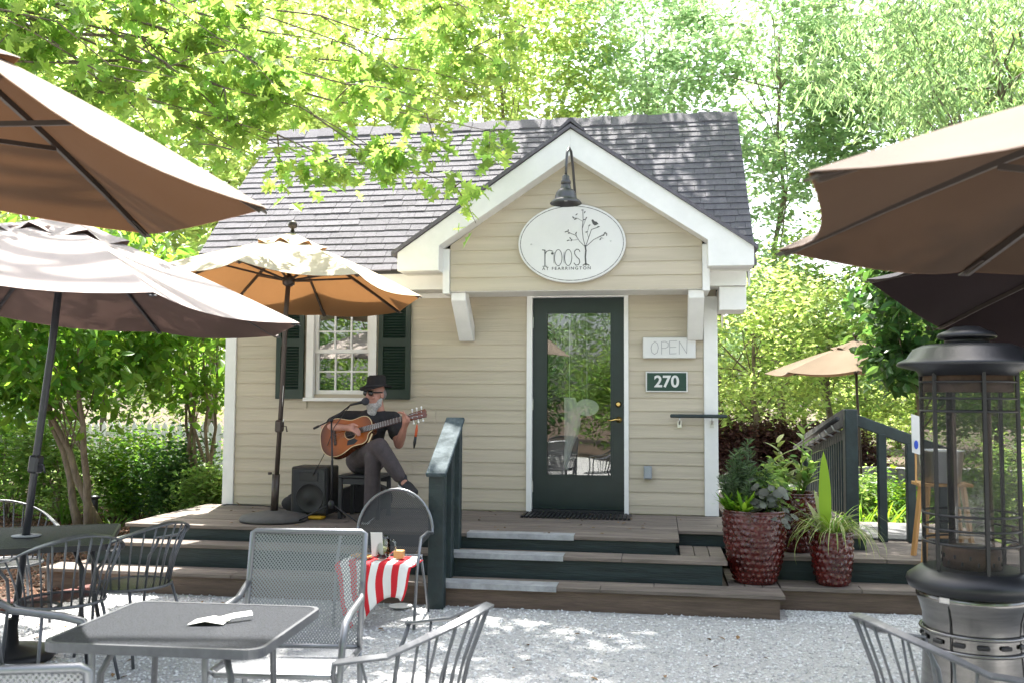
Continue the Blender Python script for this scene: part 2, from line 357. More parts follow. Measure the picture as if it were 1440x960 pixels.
# loose chips of gravel lying on the sheet (nobody could count them)
def stones(name, n, x0, x1, y0, y1, smin, smax, m, z=0.004, near=None):
    X = rng.uniform(x0, x1, n); Y = rng.uniform(y0, y1, n)
    if near is not None: k = near(X, Y); X = X[k]; Y = Y[k]
    n = len(X); s = rng.uniform(smin, smax, n)
    O = np.array([(1,0,0),(0,1,0),(-1,0,0),(0,-1,0),(0,0,0.75),(0,0,-0.5)], float)
    a = rng.uniform(0, 2*pi, n); ca, sa = np.cos(a), np.sin(a)
    jit = rng.uniform(0.6, 1.2, (n, 6, 3))
    L = O[None]*jit*s[:, None, None]
    V = np.empty((n, 6, 3)); V[..., 0] = L[..., 0]*ca[:, None]-L[..., 1]*sa[:, None]+X[:, None]
    V[..., 1] = L[..., 0]*sa[:, None]+L[..., 1]*ca[:, None]+Y[:, None]; V[..., 2] = L[..., 2]+z+s[:, None]*0.3
    F0 = np.array([(0,1,4),(1,2,4),(2,3,4),(3,0,4),(1,0,5),(2,1,5),(3,2,5),(0,3,5)])
    F = (F0[None]+6*np.arange(n)[:, None, None]).reshape(-1, 3)
    o = bpy.data.objects.new(name, fast_mesh(name, V.reshape(-1, 3), F, m)); COL.objects.link(o); return o
def ingravel(X, Y):
    inside = (Y < -2.05) & (Y > -9)
    left = -3.95-(-2.75-Y)*1.6
    return inside & (X > np.where(Y < -2.75, left, -3.9)) & (X < 4.5)
o = stones('gravel', 62000, -7, 4.2, -7.4, -2.05, 0.006, 0.015, 'gravel_stone', near=ingravel); tag(o, kind='stuff')
o = stones('gravel', 5000, 1.72, 3.9, -2.1, -1.73, 0.006, 0.014, 'gravel_stone'); tag(o, kind='stuff')
o = stones('bark_mulch', 16000, -9.0, -3.75, -3.4, 3.2, 0.01, 0.03, 'chip', near=lambda X, Y: (Y > -2.7-(-3.95-X).clip(0)*0.45)); tag(o, kind='stuff')
o = stones('bark_mulch', 5000, 2.7, 7.5, -0.3, 5.0, 0.01, 0.03, 'chip'); tag(o, kind='stuff')
# brick edging of the left bed
edge = empty('brick_edging', (-3.9, -2.7, 0), 'row of red bricks edging the mulch bed left of the steps', 'edging')
bme = MB().box((-0.1, -0.05, 0), (0.1, 0.05, 0.075)).mesh('brick', 'brick', 0.006)
pts = [(-3.72, -2.05), (-3.95, -2.75), (-6.5, -4.0)]
for (ax, ay), (bx, by) in zip(pts[:-1], pts[1:]):
    L = math.hypot(bx-ax, by-ay); n = int(L/0.215); a = math.atan2(by-ay, bx-ax)
    for i in range(n):
        t = (i+0.5)/n; put('brick', bme, (ax+(bx-ax)*t, ay+(by-ay)*t, 0.0+random.uniform(0, .012)), (0, random.uniform(-.03, .03), a+random.uniform(-.04, .04)), edge)

# ------------------------------------------------------------------ deck and steps
deck = empty('wooden_deck', (-1, -1, 0), 'weathered wooden deck with wide steps in front of the cottage', 'deck')
TH = 0.03
def plank_rows(x0, x1, yf, yb, z, wd=0.137, along='x', cuts=(), jit=0.002):
    n = max(1, round(abs((yb-yf) if along == 'x' else (x1-x0))/wd)); 
    for i in range(n):
        if along == 'x':
            a = yf+(yb-yf)*i/n; b = yf+(yb-yf)*(i+1)/n-0.005; xs = [x0]+[c+random.choice((-.4, 0, .4)) for c in cuts]+[x1]
            for p, q in zip(xs[:-1], xs[1:]): box('plank', (p+0.001, a, z-TH), (q-0.003, b, z+random.uniform(-jit, jit)), 'deck_wood', deck, 0.003)
        else:
            a = x0+(x1-x0)*i/n; b = x0+(x1-x0)*(i+1)/n-0.006
            box('plank', (a, yf, z-TH), (b, yb-0.003, z+random.uniform(-jit, jit)), 'deck_wood', deck, 0.003)
plank_rows(-3.88, 0.95, -1.52, -0.004, DZ, cuts=(-1.6,))
plank_rows(0.95, 2.52, -1.02, -0.004, DZ, cuts=(1.7,))
plank_rows(1.40, 2.52, 0.0, 2.4, DZ)
Z2, Z3 = 0.365, 0.185
plank_rows(-4.12, 1.31, -1.78, -1.52, Z2, 0.13, cuts=(-2.0, 0.1))
plank_rows(0.955, 1.31, -1.515, -1.02, Z2, 0.12, along='y')
plank_rows(-4.3, 1.70, -2.08, -1.78, Z3, 0.15, cuts=(-2.2, 0.35))
plank_rows(1.315, 1.70, -1.775, -1.02, Z3, 0.13, along='y')
plank_rows(1.705, 3.75, -1.74, -1.44, Z3, 0.15, cuts=(2.7,))
plank_rows(1.56, 3.75, -1.44, -0.25, Z2, 0.14, cuts=(2.55,))
plank_rows(2.53, 3.75, -0.25, 0.9, Z2, 0.14)
def riser(x0, x1, y0, y1, z0, z1, m): box('riser', (x0, y0, z0), (x1, y1, z1), m, deck)
riser(-3.85, 0.92, -1.488, -0.05, Z2-0.02, DZ-TH-0.002, 'riser_teal')
riser(0.93, 2.49, -0.99, -0.05, Z2-0.02, DZ-TH-0.002, 'riser_teal')
riser(1.42, 2.49, -0.045, 2.35, 0.0, DZ-TH-0.002, 'riser_teal')
riser(-4.08, 1.27, -1.745, -0.06, Z3-0.02, Z2-TH-0.002, 'riser_teal')
riser(-4.26, 1.66, -2.045, -0.07, 0.0, Z3-TH-0.002, 'riser_brown')
riser(1.665, 3.72, -1.705, -0.20, 0.0, Z3-TH-0.002, 'riser_brown')
riser(1.59, 3.72, -1.405, -0.22, Z3-0.02, Z2-TH-0.002, 'riser_teal')
riser(2.56, 3.72, -0.21, 0.86, 0.0, Z2-TH-0.002, 'riser_teal')
def nosing(xa, xb, yf, z, dp):
    MB().box((xa, yf-0.006, z-0.036), (xb, yf, z+0.006)).box((xa, yf, z+0.0025), (xb, yf+dp, z+0.006)).build('metal_nosing', 'nosing_metal', deck, label='dented pale metal tread strip on the step edge')
nosing(-0.79, 0.10, -1.522, DZ, 0.13); nosing(-0.88, 0.04, -1.782, Z2, 0.16); nosing(-0.90, 0.02, -2.082, Z3, 0.17)

# ------------------------------------------------------------------ cottage
cot = empty('cottage', (-1.18, 1.6, 0), 'small beige clapboard cottage with grey shingle roof and white gabled porch hood', 'cottage')
XL, XR = -3.695, 1.339
wall = MB()
DX0, DX1, DT = -0.46, 0.46, 2.61        # door opening
WX0, WX1, WZ0, WZ1 = -2.74, -2.13, 1.64, 2.52
wall.box((XL, 0.0, 0.0), (WX0, 0.12, 2.95)); wall.box((WX0, 0, 0.0), (WX1, 0.12, WZ0)); wall.box((WX0, 0, WZ1), (WX1, 0.12, 2.95))
wall.box((WX1, 0, 0.0), (DX0, 0.12, 2.95)); wall.box((DX0, 0, DT), (DX1, 0.12, 2.95)); wall.box((DX1, 0, 0.0), (XR, 0.12, 2.95)); wall.box((DX0, 0, 0), (DX1, 0.12, DZ))
wl = wall.build('front_wall', 'siding', cot)
sw = MB().box((XL, 0.122, 0), (XL+0.12, 3.3, 2.95)).box((XR-0.12, 0.122, 0), (XR, 3.3, 2.95)).box((XL+.122, 3.18, 0), (XR-.122, 3.3, 2.95))
for xx in (XL, XR-0.12): sw.prism([(0.0, 2.952), (3.3, 2.952), (1.65, 4.62)], (xx, 0, 0), (0, 1, 0), (0, 0, 1), (0.12, 0, 0))
sw.build('rear_walls', 'siding', cot)
MB().box((XL+.13, 0.125, 0.40), (XR-.13, 3.17, 0.47)).build('interior_floor', 'interior', cot)
MB().box((XL+.13, 3.10, 0.48), (XR-.13, 3.17, 2.9)).build('interior_wall', 'interior', cot)
MB().box((XL+.13, 0.125, 2.70), (XR-.13, 3.17, 2.78)).build('interior_ceiling', 'interior', cot)
MB().box((-0.9, 2.2, 0.48), (1.0, 2.7, 1.45)).build('counter', 'interior_dark', cot)
EXPO = 0.13
def siding(x0, x1, z0, z1, Y, parent, poly=None):
    # one lapped board between z0 and z1
    h = min(EXPO*1.04, z1-z0); t1 = 0.016-0.010*h/(EXPO*1.04)
    MB().prism([(Y, z0), (Y-0.016, z0), (Y-0.016, z0+0.003), (Y-t1, z0+h), (Y, z0+h)], (x0, 0, 0), (0, 1, 0), (0, 0, 1), (x1-x0, 0, 0)).build('siding_board', 'siding', parent)
z = DZ+0.012-0.05
SX0, SX1 = XL+0.11, XR-0.122
for i in range(19):
    z0 = max(z, DZ+0.012); z1 = min(z+EXPO*1.04, 2.70)
    if z0 >= 2.68: break
    segs = [(SX0, SX1)]
    def cut(segs, a, b):
        out = []
        for p, q in segs:
            if b <= p or a >= q: out.append((p, q)); continue
            if a > p: out.append((p, a))
            if b < q: out.append((b, q))
        return out
    if z < 2.66: segs = cut(segs, -0.506, 0.494)
    if z1 > 1.575 and z < 2.58: segs = cut(segs, -2.81, -2.06)
    for p, q in segs:
        if q-p > 2.0:
            c = p+(q-p)*random.uniform(.3, .7); siding(p, c-.001, z0, z1, -0.001, wl); siding(c+.001, q, z0, z1, -0.001, wl)
        else: siding(p, q, z0, z1, -0.001, wl)
    z += EXPO
box('corner_board', (XL-0.012, -0.034, DZ-.02), (XL+0.108, 0.06, 2.68), 'white_paint', cot, 0.004)
box('corner_board', (XR-0.12, -0.034, DZ+.004), (XR+0.012, 0.06, 2.60), 'white_paint', cot, 0.004)
# eaves of the main roof
ev = MB()
for a, b in ((-3.90, -1.262), (1.262, 1.60)):
    box('eave_fascia', (a, -0.345, 2.665), (b, -0.325, 2.872), 'white_paint', cot); box('eave_soffit', (a, -0.324, 2.665), (b, -0.002, 2.685), 'soffit_paint', cot)
box('frieze_board', (SX0-.1, -0.03, 2.615), (-1.262, -0.002, 2.662), 'white_paint', cot)
MB().box((1.352, -0.31, 2.44), (1.60, 0.14, 2.660)).build('cornice_return', 'white_paint', cot, bevel=0.004)
# main roof: rafters slab, 45 degrees
RY0, RZ0, RY1, RZ1 = -0.37, 2.865, 1.65, 4.885
RXL, RXR = -3.95, 1.67
roof = MB().prism([(RY0, RZ0), (RY1, RZ1), (2*RY1-RY0, RZ0), (2*RY1-RY0, RZ0-0.12), (RY1, RZ1-0.12), (RY0, RZ0-0.045), ], (RXL, 0, 0), (0, 1, 0), (0, 0, 1), (RXR-RXL, 0, 0)).build('roof', 'roof_edge', cot)
for xx, nm in ((RXL+0.03, 'rake_board'), (RXR-0.05, 'rake_board')):
    MB().prism([(RY0+.09, RZ0-0.055), (RY1, RZ1-0.125), (2*RY1-RY0-.09, RZ0-0.13), (2*RY1-RY0-.09, RZ0-0.30), (RY1, RZ1-0.30), (RY0+.09, RZ0-0.20)], (xx, 0, 0), (0, 1, 0), (0, 0, 1), (0.02, 0, 0)).build(nm, 'white_paint', cot)
# shingles
SL = math.hypot(RY1-RY0, RZ1-RZ0); NR = 25; ex = SL/NR
sh_me = []
for k in range(7):
    wdt = 0.14+0.03*k; t = 0.004+0.002*(k % 3)
    sh_me.append((wdt, MB().add([(0,0,0.012+t),(wdt,0,0.012+t),(wdt,ex*1.25,0.006),(0,ex*1.25,0.006),(0,0,0.002),(wdt,0,0.002)], [(0,1,2,3),(0,4,5,1),(0,3,4),(1,5,2)]).mesh('shingle', 'shingle')))
tabs = []
for r in range(NR):
    x = RXL-random.uniform(0, .12); k0 = -1
    while x < RXR-0.02:
        k = random.randrange(7); wd_ = sh_me[k][0]
        xx = max(x, RXL-0.02); 
        s = 1.0
        if xx+wd_ > RXR+0.02: s = (RXR+0.02-xx)/wd_
        Yc = RY0+(RY1-RY0)*(r/NR); Zc = RZ0+(RZ1-RZ0)*(r/NR)
        hidden = abs(xx+wd_/2) < (4.15-Zc)*1.42-0.12 and Zc < 4.1
        if s > 0.15 and not hidden: tabs.append((r, xx, k, s, Yc, Zc))
        x += wd_+0.004
tabs.sort(key=lambda t: t[0])
rest = MB()
for i, (r, xx, k, s, Yc, Zc) in enumerate(tabs):
    wd_, me = sh_me[k]
    off = random.uniform(-0.004, 0.004)
    if i < 300: put('shingle', me, (xx, Yc-0.02*0.7071+off, Zc-0.02*0.7071+off), (pi/4, 0, 0), roof, (s, 1, 1))
    else:
        c = math.sqrt(.5)
        rest.add([(xx+v.co.x*s, Yc-.014+off+(v.co.y-v.co.z)*c, Zc-.014+off+(v.co.y+v.co.z)*c) for v in me.vertices], [tuple(p.vertices) for p in me.polygons])
rest.build('upper_shingles', 'shingle', roof, kind='stuff')
cap = MB()
for i in range(27):
    xa = RXL-0.02+i*(RXR-RXL+0.02)/27; xb = xa+0.25; lift = 0.012*(i % 2)
    cap.prism([(-0.13, -0.11), (0, 0.03), (0.13, -0.11), (0.12, -0.13), (0, 0.005), (-0.12, -0.13)], (xa, RY1, RZ1+0.012+lift), (0, 1, 0), (0, 0, 1), (min(xb, RXR+0.02)-xa, 0, 0))
cap.build('ridge_cap', 'shingle', roof)
# gabled hood over the door
GY = -0.50
gw = MB().prism([(-1.19, 2.632), (1.19, 2.632), (1.19, 3.07), (0, 3.885), (-1.19, 3.07)], (0, GY+0.001, 0), (1, 0, 0), (0, 0, 1), (0, 0.50, 0)).build('gable_wall', 'siding', cot)
def gw_half(z): return 1.185 if z < 3.07 else max(0.0, 1.185*(3.885-z)/(3.885-3.07))
z = 2.625; i = 0
while z < 3.87:
    z1 = min(z+EXPO*1.04, 3.88); a, b = gw_half(z), gw_half(z1)
    zk = 3.07
    poly = [(-a, z), (a, z)] + ([(1.185, zk)] if z < zk < z1 else []) + ([(b, z1), (-b, z1)] if b > 0.01 else [(0, z1)]) + ([(-1.185, zk)] if z < zk < z1 else [])
    mb = MB(); n = len(poly)
    def yy(zz): return GY-0.016+0.010*(zz-z)/(EXPO*1.04)
    vs = [(x, yy(zz), zz) for x, zz in poly]+[(x, GY, zz) for x, zz in poly]
    mb.add(vs, [tuple(range(n))]+[(j, n+j, n+(j+1) % n, (j+1) % n) for j in range(n)]).build('siding_board', 'siding', gw)
    z += EXPO
box('corner_trim', (-1.255, -0.535, 2.60), (-1.19, -0.004, 3.03), 'white_paint', cot)
box('corner_trim', (1.19, -0.535, 2.60), (1.255, -0.004, 3.03), 'white_paint', cot)
box('hood_soffit', (-1.187, -0.50, 2.618), (1.187, -0.03, 2.63), 'soffit_paint', cot)
fl = [(-1.655, 2.80), (-1.655, 2.975), (-0.01, 4.105), (-0.01, 3.855), (-1.252, 3.035), (-1.252, 2.80)]
MB().prism(fl, (0, -0.715, 0), (1, 0, 0), (0, 0, 1), (0, 0.225, 0)).build('rake_board', 'white_paint', cot, bevel=0.004)
fr_ = [(-x-0.02+0.0, zz) for x, zz in fl]
MB().prism(fr_, (0.0, -0.7145, 0), (1, 0, 0), (0, 0, 1), (0, 0.224, 0)).build('rake_board', 'white_paint', cot, bevel=0.004)
MB().prism([(-1.652, 2.80), (-1.652, 2.97), (-1.255, 3.24), (-1.255, 2.80)], (0, -0.524, 0), (1, 0, 0), (0, 0, 1), (0, 0.20, 0)).prism([(1.632, 2.80), (1.632, 2.97), (1.258, 3.22), (1.258, 2.80)], (0, -0.524, 0), (1, 0, 0), (0, 0, 1), (0, 0.20, 0)).build('soffit_return', 'soffit_paint', cot)
groof = MB()
for sx in (-1, 1):
    X = 1.69
    groof.prism([(0, 4.112), (0, 4.146), (sx*X-0.01, 2.98), (sx*X-0.01, 2.945)], (-0.01, -0.745, 0), (1, 0, 0), (0, 0, 1), (0, 1.75, 0))
groof.build('hood_roof', 'shingle', cot)
MB().prism([(-0.13, 4.09), (0, 4.205), (0.13, 4.09), (0.12, 4.07), (0, 4.168), (-0.12, 4.07)], (-0.01, -0.74, 0), (1, 0, 0), (0, 0, 1), (0, 1.9, 0)).build('ridge_cap', 'shingle', cot)
for xc in (-1.112, 1.135):
    MB().prism([(-0.475, 2.616), (-0.33, 2.616), (-0.026, 2.33), (-0.026, 2.175), (-0.10, 2.175), (-0.475, 2.54)], (xc-0.072, 0, 0), (0, 1, 0), (0, 0, 1), (0.144, 0, 0)).build('bracket', 'white_paint', cot, bevel=0.005)
# door
door = MB()
dY0, dY1 = 0.012, 0.055
gx0, gx1, gz0, gz1 = -0.327, 0.337, 0.84, 2.47
lx0, lx1, lz0, lz1 = -0.452, 0.452, 0.525, 2.602
door.box((lx0, dY0, lz0), (gx0, dY1, lz1)).box((gx1, dY0, lz0), (lx1, dY1, lz1)).box((gx0, dY0, lz0), (gx1, dY1, gz0)).box((gx0, dY0, gz1), (gx1, dY1, lz1))
door = door.build('door', 'dark_green', cot)
bead = MB()
for a, b in (((gx0, dY0-.008, gz0), (gx0+.018, dY0+.002, gz1)), ((gx1-.018, dY0-.008, gz0), (gx1, dY0+.002, gz1)), ((gx0+.018, dY0-.008, gz0), (gx1-.018, dY0+.002, gz0+.018)), ((gx0+.018, dY0-.008, gz1-.018), (gx1-.018, dY0+.002, gz1))): bead.box(a, b)
bead.build('glazing_bead', 'dark_green', door)
box('glass_pane', (gx0-.004, 0.03, gz0-.004), (gx1+.004, 0.0335, gz1+.004), 'door_glass', door)
for hz in (2.36, 1.55, 0.74): box('hinge', (lx0-.022, -0.008, hz-.055), (lx0+.006, 0.011, hz+.055), 'steel', door)
MB().lathe([(0.030, 0), (0.030, .008), (0.022, .014), (0.022, .03), (0.014, .034)], (0.396, dY0, 1.555), 20, ax=(0, -1, 0)).build('deadbolt', 'brass', door)
MB().lathe([(0.031, 0), (0.031, .007), (0.016, .012), (0.013, .045)], (0.402, dY0, 1.405), 20, ax=(0, -1, 0)).tube([(0.402, -.03, 1.405), (0.37, -.04, 1.408), (0.33, -.042, 1.398), (0.295, -.036, 1.40)], [0.011, 0.01, 0.008, 0.006], 8).build('door_handle', 'brass', door)
MB().box((-0.508, -0.040, DZ+.004), (-0.454, 0.06, 2.66)).box((0.454, -0.040, DZ+.004), (0.496, 0.06, 2.66)).box((-0.454, -0.040, 2.606), (0.454, 0.06, 2.66)).build('door_frame', 'white_paint', cot)
box('threshold', (-0.452, -0.045, DZ+.003), (0.452, 0.11, 0.521), 'iron_dark', cot)
# window
win = MB()
win.box((-2.81, -0.045, 1.605), (-2.735, 0.02, 2.58)).box((-2.135, -0.045, 1.605), (-2.06, 0.02, 2.58)).box((-2.735, -0.045, 2.505), (-2.135, 0.02, 2.58))
win = win.build('window', 'white_paint', cot)
box('sill', (-2.83, -0.075, 1.568), (-2.04, 0.02, 1.604), 'white_paint', win, 0.004)
def sash(nm, x0, x1, z0, z1, Y, rows, cols=3, stile=0.035, bot=0.04):
    sb = MB(); t = 0.028
    sb.box((x0, Y, z0), (x0+stile, Y+t, z1)).box((x1-stile, Y, z0), (x1, Y+t, z1)).box((x0+stile, Y, z0), (x1-stile, Y+t, z0+bot)).box((x0+stile, Y, z1-.035), (x1-stile, Y+t, z1))
    sb.build(nm, 'white_paint', win)
    a, b, c, d = x0+stile, x1-stile, z0+bot, z1-.035
    for i in range(1, cols): x = a+(b-a)*i/cols; box('muntin', (x-.008, Y+.003, c), (x+.008, Y+t-.004, d), 'white_paint', win)
    for j in range(1, rows): zz = c+(d-c)*j/rows; box('muntin', (a, Y+.004, zz-.008), (b, Y+t-.005, zz+.008), 'white_paint', win)
    for i in range(cols):
        for j in range(rows):
            x = a+(b-a)*i/cols; zz = c+(d-c)*j/rows
            box('pane', (x, Y+.0185, zz), (x+(b-a)/cols, Y+.0215, zz+(d-c)/rows), 'window_glass', win)
sash('lower_sash', -2.733, -2.137, 1.607, 2.10, 0.035, 2, bot=0.075)
sash('upper_sash', -2.733, -2.137, 2.062, 2.503, 0.004, 2)
for x0, x1 in ((-3.134, -2.835), (-2.035, -1.70)):
    s = MB(); Y0, Y1 = -0.058, -0.026
    s.box((x0, Y0, 1.59), (x0+.05, Y1, 2.60)).box((x1-.05, Y0, 1.59), (x1, Y1, 2.60))
    for a, b in ((1.59, 1.69), (2.13, 2.21), (2.52, 2.60)): s.box((x0+.05, Y0, a), (x1-.05, Y1, b))
    s.box((x0+.05, -0.034, 1.69), (x1-.05, -0.028, 2.52))
    s = s.build('shutter', 'shutter_green', cot)
    lv = MB()
    for a, b in ((1.69, 2.13), (2.21, 2.52)):
        n = int((b-a)/0.028)
        for i in range(n):
            zz = a+(b-a)*(i+.5)/n; lv.bar((x0+.05, -0.046, zz), (x1-.05, -0.046, zz), 0.026, 0.005, up=(0, -0.7, 0.7))
    lv.build('louvres', 'shutter_green', s, kind='stuff')

# ------------------------------------------------------------------ things on the front wall
sg = empty('oval_sign', (0, -0.54, 3.06), 'white oval sign with a small drawn tree and bird under the gable', 'sign')
SY = -0.578
MB().prism([(0.505*math.cos(a), 0.372*math.sin(a)) for a in [2*pi*i/64 for i in range(64)]], (-0.012, -0.524, 3.055), (1, 0, 0), (0, 0, 1), (0, -0.05, 0)).build('board', 'sign_white', sg, bevel=0.004)
u = 0.001464
def sp(x, y): return (-0.012+(x-388)*u, 3.055-(y-650)*u)
ring = MB()
pr = [(-0.012+0.483*math.cos(2*pi*i/120), 3.055+0.350*math.sin(2*pi*i/120)) for i in range(121)]
for i in range(120): ribbon(ring, [pr[i], pr[i+1]], 0.005 if i % 3 else 0.0035, SY+.003)
ring.build('stitched_border', 'ink', sg)
tx = MB()
ribbon(tx, [sp(200, 690), sp(217, 692), sp(217, 795)], 0.0085, SY+.003); ribbon(tx, [sp(203, 796), sp(231, 796)], 0.006, SY+.003)
ribbon(tx, [sp(217, 718), sp(228, 700), sp(248, 693), sp(268, 700)], 0.007, SY+.003); tx.ball((sp(264, 714)[0], SY+.003, sp(264, 714)[1]), 0.012, 10, 6, (1, .2, 1))
for cx, rx in ((303, 24), (367, 23)):
    c = sp(cx, 742); ribbon(tx, arc(c[0], c[1], rx*u, 52*u, 0, 2*pi, 28), 0.0055, SY+.003)
    ribbon(tx, arc(c[0]-(rx+2)*u, c[1], 3*u, 36*u, pi/2, 3*pi/2, 6), 0.003, SY+.003)
ribbon(tx, [sp(442, 706), sp(434, 692), sp(420, 690), sp(408, 702), sp(408, 720), sp(420, 738), sp(437, 754), sp(441, 774), sp(432, 790), sp(416, 792), sp(404, 778)], 0.007, SY+.003)
tx.build('lettering', 'ink', sg)
tm = text_mesh('caption', 'AT FEARRINGTON', 0.040, 'ink', 0.001, 0.0004, 1.34); bx = [v.co.x for v in tm.vertices]; sc = (512-200)*u/(max(bx)-min(bx))
c = sp(356, 812); facing('caption', tm, (c[0], SY+.003, c[1]), sg).scale = (sc, 1, 1)
tr = MB()
for ln, wd in (([(480, 792), (476, 740), (480, 700), (475, 668)], .013), ([(462, 794), (478, 782), (500, 794)], .009), ([(475, 670), (462, 620), (456, 560), (462, 500), (460, 445)], .0055), ([(472, 672), (440, 640), (415, 600), (385, 588), (358, 573)], .005),
               ([(428, 628), (408, 630), (368, 632)], .003), ([(420, 612), (417, 590)], .003), ([(480, 668), (500, 610), (515, 565), (560, 550)], .0055), ([(497, 620), (488, 585), (500, 540)], .003), ([(482, 672), (530, 630), (570, 610), (612, 590)], .0055), ([(570, 610), (590, 625)], .003), ([(456, 560), (470, 520), (482, 490)], .003), ([(458, 510), (425, 490), (395, 485)], .003)):
    ribbon(tr, [sp(*q) for q in ln], wd, SY+.003)
for (x, y, a) in ((458, 438, 0), (472, 452, 1), (420, 465, .6), (398, 484, 2), (412, 495, .3), (482, 490, 1), (470, 500, .2), (352, 575, .5), (366, 568, 1.4), (372, 585, .1), (365, 632, .4), (388, 630, 1.2), (380, 618, 2.2), (417, 585, 1), (502, 538, .7), (484, 580, .2), (600, 588, .5), (612, 600, 1.5), (590, 604, .1), (572, 628, .9), (560, 548, .1)):
    cc = sp(x, y); tr.prism([(0.013*math.cos(t), 0.005*math.sin(t)) for t in [2*pi*i/8 for i in range(8)]], (cc[0], SY+.004, cc[1]), (math.cos(a), 0, math.sin(a)), (-math.sin(a), 0, math.cos(a)), (0, -0.002, 0))
tr.build('drawn_tree', 'ink', sg)
bd = [(515, 503), (526, 500), (534, 512), (548, 516), (560, 530), (548, 536), (536, 540), (524, 530), (518, 514)]
MB().prism([(sp(*q)[0], sp(*q)[1]) for q in bd], (0, SY+.004, 0), (1, 0, 0), (0, 0, 1), (0, -0.003, 0)).build('drawn_bird', 'ink', sg)
scw = MB()
for q in ((128, 652), (637, 640)): scw.ball((sp(*q)[0], SY+.003, sp(*q)[1]), 0.008, 8, 6, (1, .4, 1))
scw.build('screws', 'steel', sg)
# gooseneck lamp above the sign
lamp = empty('gooseneck_lamp', (0.02, -0.525, 3.42), 'grey gooseneck barn lamp curving over the oval sign', 'lamp')
MB().lathe([(0.055, 0), (0.055, .012), (0.03, .03), (0.0, .032)], (0.035, -0.524, 3.405), 20, ax=(0, -1, 0)).build('wall_plate', 'lamp_grey', lamp)
neck = [(0.033, -0.545, 3.41), (0.03, -0.62, 3.43), (0.028, -0.72, 3.55), (0.02, -0.80, 3.72), (0.012, -0.88, 3.84), (0.0, -0.95, 3.86), (-0.012, -1.01, 3.80), (-0.018, -1.03, 3.68), (-0.02, -1.035, 3.60)]
MB().tube(neck, 0.0125, 10).build('arm', 'lamp_grey', lamp)
lc = (-0.02, -1.035, 3.33)
MB().lathe([(0.138, 0.0), (0.142, 0.006), (0.122, 0.030), (0.100, 0.044), (0.096, 0.070), (0.088, 0.098), (0.070, 0.124), (0.042, 0.138), (0.037, 0.145), (0.037, 0.178), (0.045, 0.180), (0.045, 0.206), (0.036, 0.212), (0.032, 0.25), (0.014, 0.265), (0.010, 0.264), (0.028, 0.24), (0.05, 0.125), (0.08, 0.095), (0.09, 0.045), (0.115, 0.026), (0.134, 0.002)], lc, 32, caps=False).build('shade', 'lamp_grey', lamp)
MB().ball((lc[0], lc[1], lc[2]+.06), 0.035, 12, 8).build('bulb', 'plastic_white', lamp)
# OPEN board
ob = empty('open_sign', (0.889, -0.03, 2.0), 'small white wooden board hand-lettered OPEN beside the door', 'sign')
box('board', (0.636, -0.062, 2.003), (1.142, -0.024, 2.204), 'sign_white', ob, 0.006)
def op(x, y): return (0.636+(x-163)/(523-163)*0.506, 2.204-(y-360)/(502-360)*0.201)
lt = MB()
for ln in ([(245, 390), (228, 405), (220, 432), (226, 462), (244, 475), (262, 462), (270, 430), (264, 402), (245, 388)], [(292, 474), (291, 390), (318, 388), (338, 400), (336, 424), (318, 434), (293, 434)], [(396, 384), (346, 386), (347, 428), (390, 426)], [(347, 428), (346, 472), (392, 470)], [(412, 474), (413, 388), (462, 470), (465, 382)]):
    ribbon(lt, [op(*q) for q in ln], 0.006, -0.0625)
lt.build('lettering', 'ink_light', ob)
nb = empty('number_sign', (0.864, -0.03, 1.68), 'dark green plate with white number 270 and white edge', 'sign')
box('plate', (0.663, -0.036, 1.677), (1.065, -0.024, 1.876), 'sign_white', nb, 0.003)
box('face', (0.676, -0.039, 1.690), (1.052, -0.0362, 1.863), 'sign_green', nb)
t = text_mesh('number', '270', 0.155, 'sign_white', 0.001, 0.004, 1.02); bx = [v.co.x for v in t.vertices]; facing('number', t, (0.864, -0.0402, 1.775), nb).scale = (0.238/(max(bx)-min(bx)), 1, 1)
wr = empty('wall_handrail', (1.16, -0.03, 1.40), 'short dark blue handrail fixed to the wall below the number plate', 'handrail')
MB().box((0.895, -0.135, 1.432), (1.43, -0.095, 1.466)).build('rail', 'rail_paint', wr, bevel=0.008)
for x in (0.985, 1.29): MB().tube([(x, -0.036, 1.37), (x, -0.09, 1.385), (x, -0.112, 1.432)], 0.009, 8).box((x-.02, -0.041, 1.335), (x+.02, -0.0345, 1.405)).build('bracket', 'steel', wr)
eb = empty('outlet_box', (0.68, -0.03, 0.84), 'little grey outlet box low on the wall beside the door', 'box')
box('housing', (0.642, -0.075, 0.838), (0.720, -0.022, 0.963), 'grey_box', eb, 0.006); box('cover', (0.650, -0.083, 0.848), (0.712, -0.0755, 0.953), 'grey_box', eb, 0.003)
dm = empty('door_mat', (0, -0.33, DZ), 'dark ribbed rubber mat lying before the door', 'mat')
for i in range(26): 
    x = -0.50+i*0.04; box('rib', (x, -0.47, DZ+.004), (x+0.027, -0.10, DZ+.020), 'plastic_black', dm)
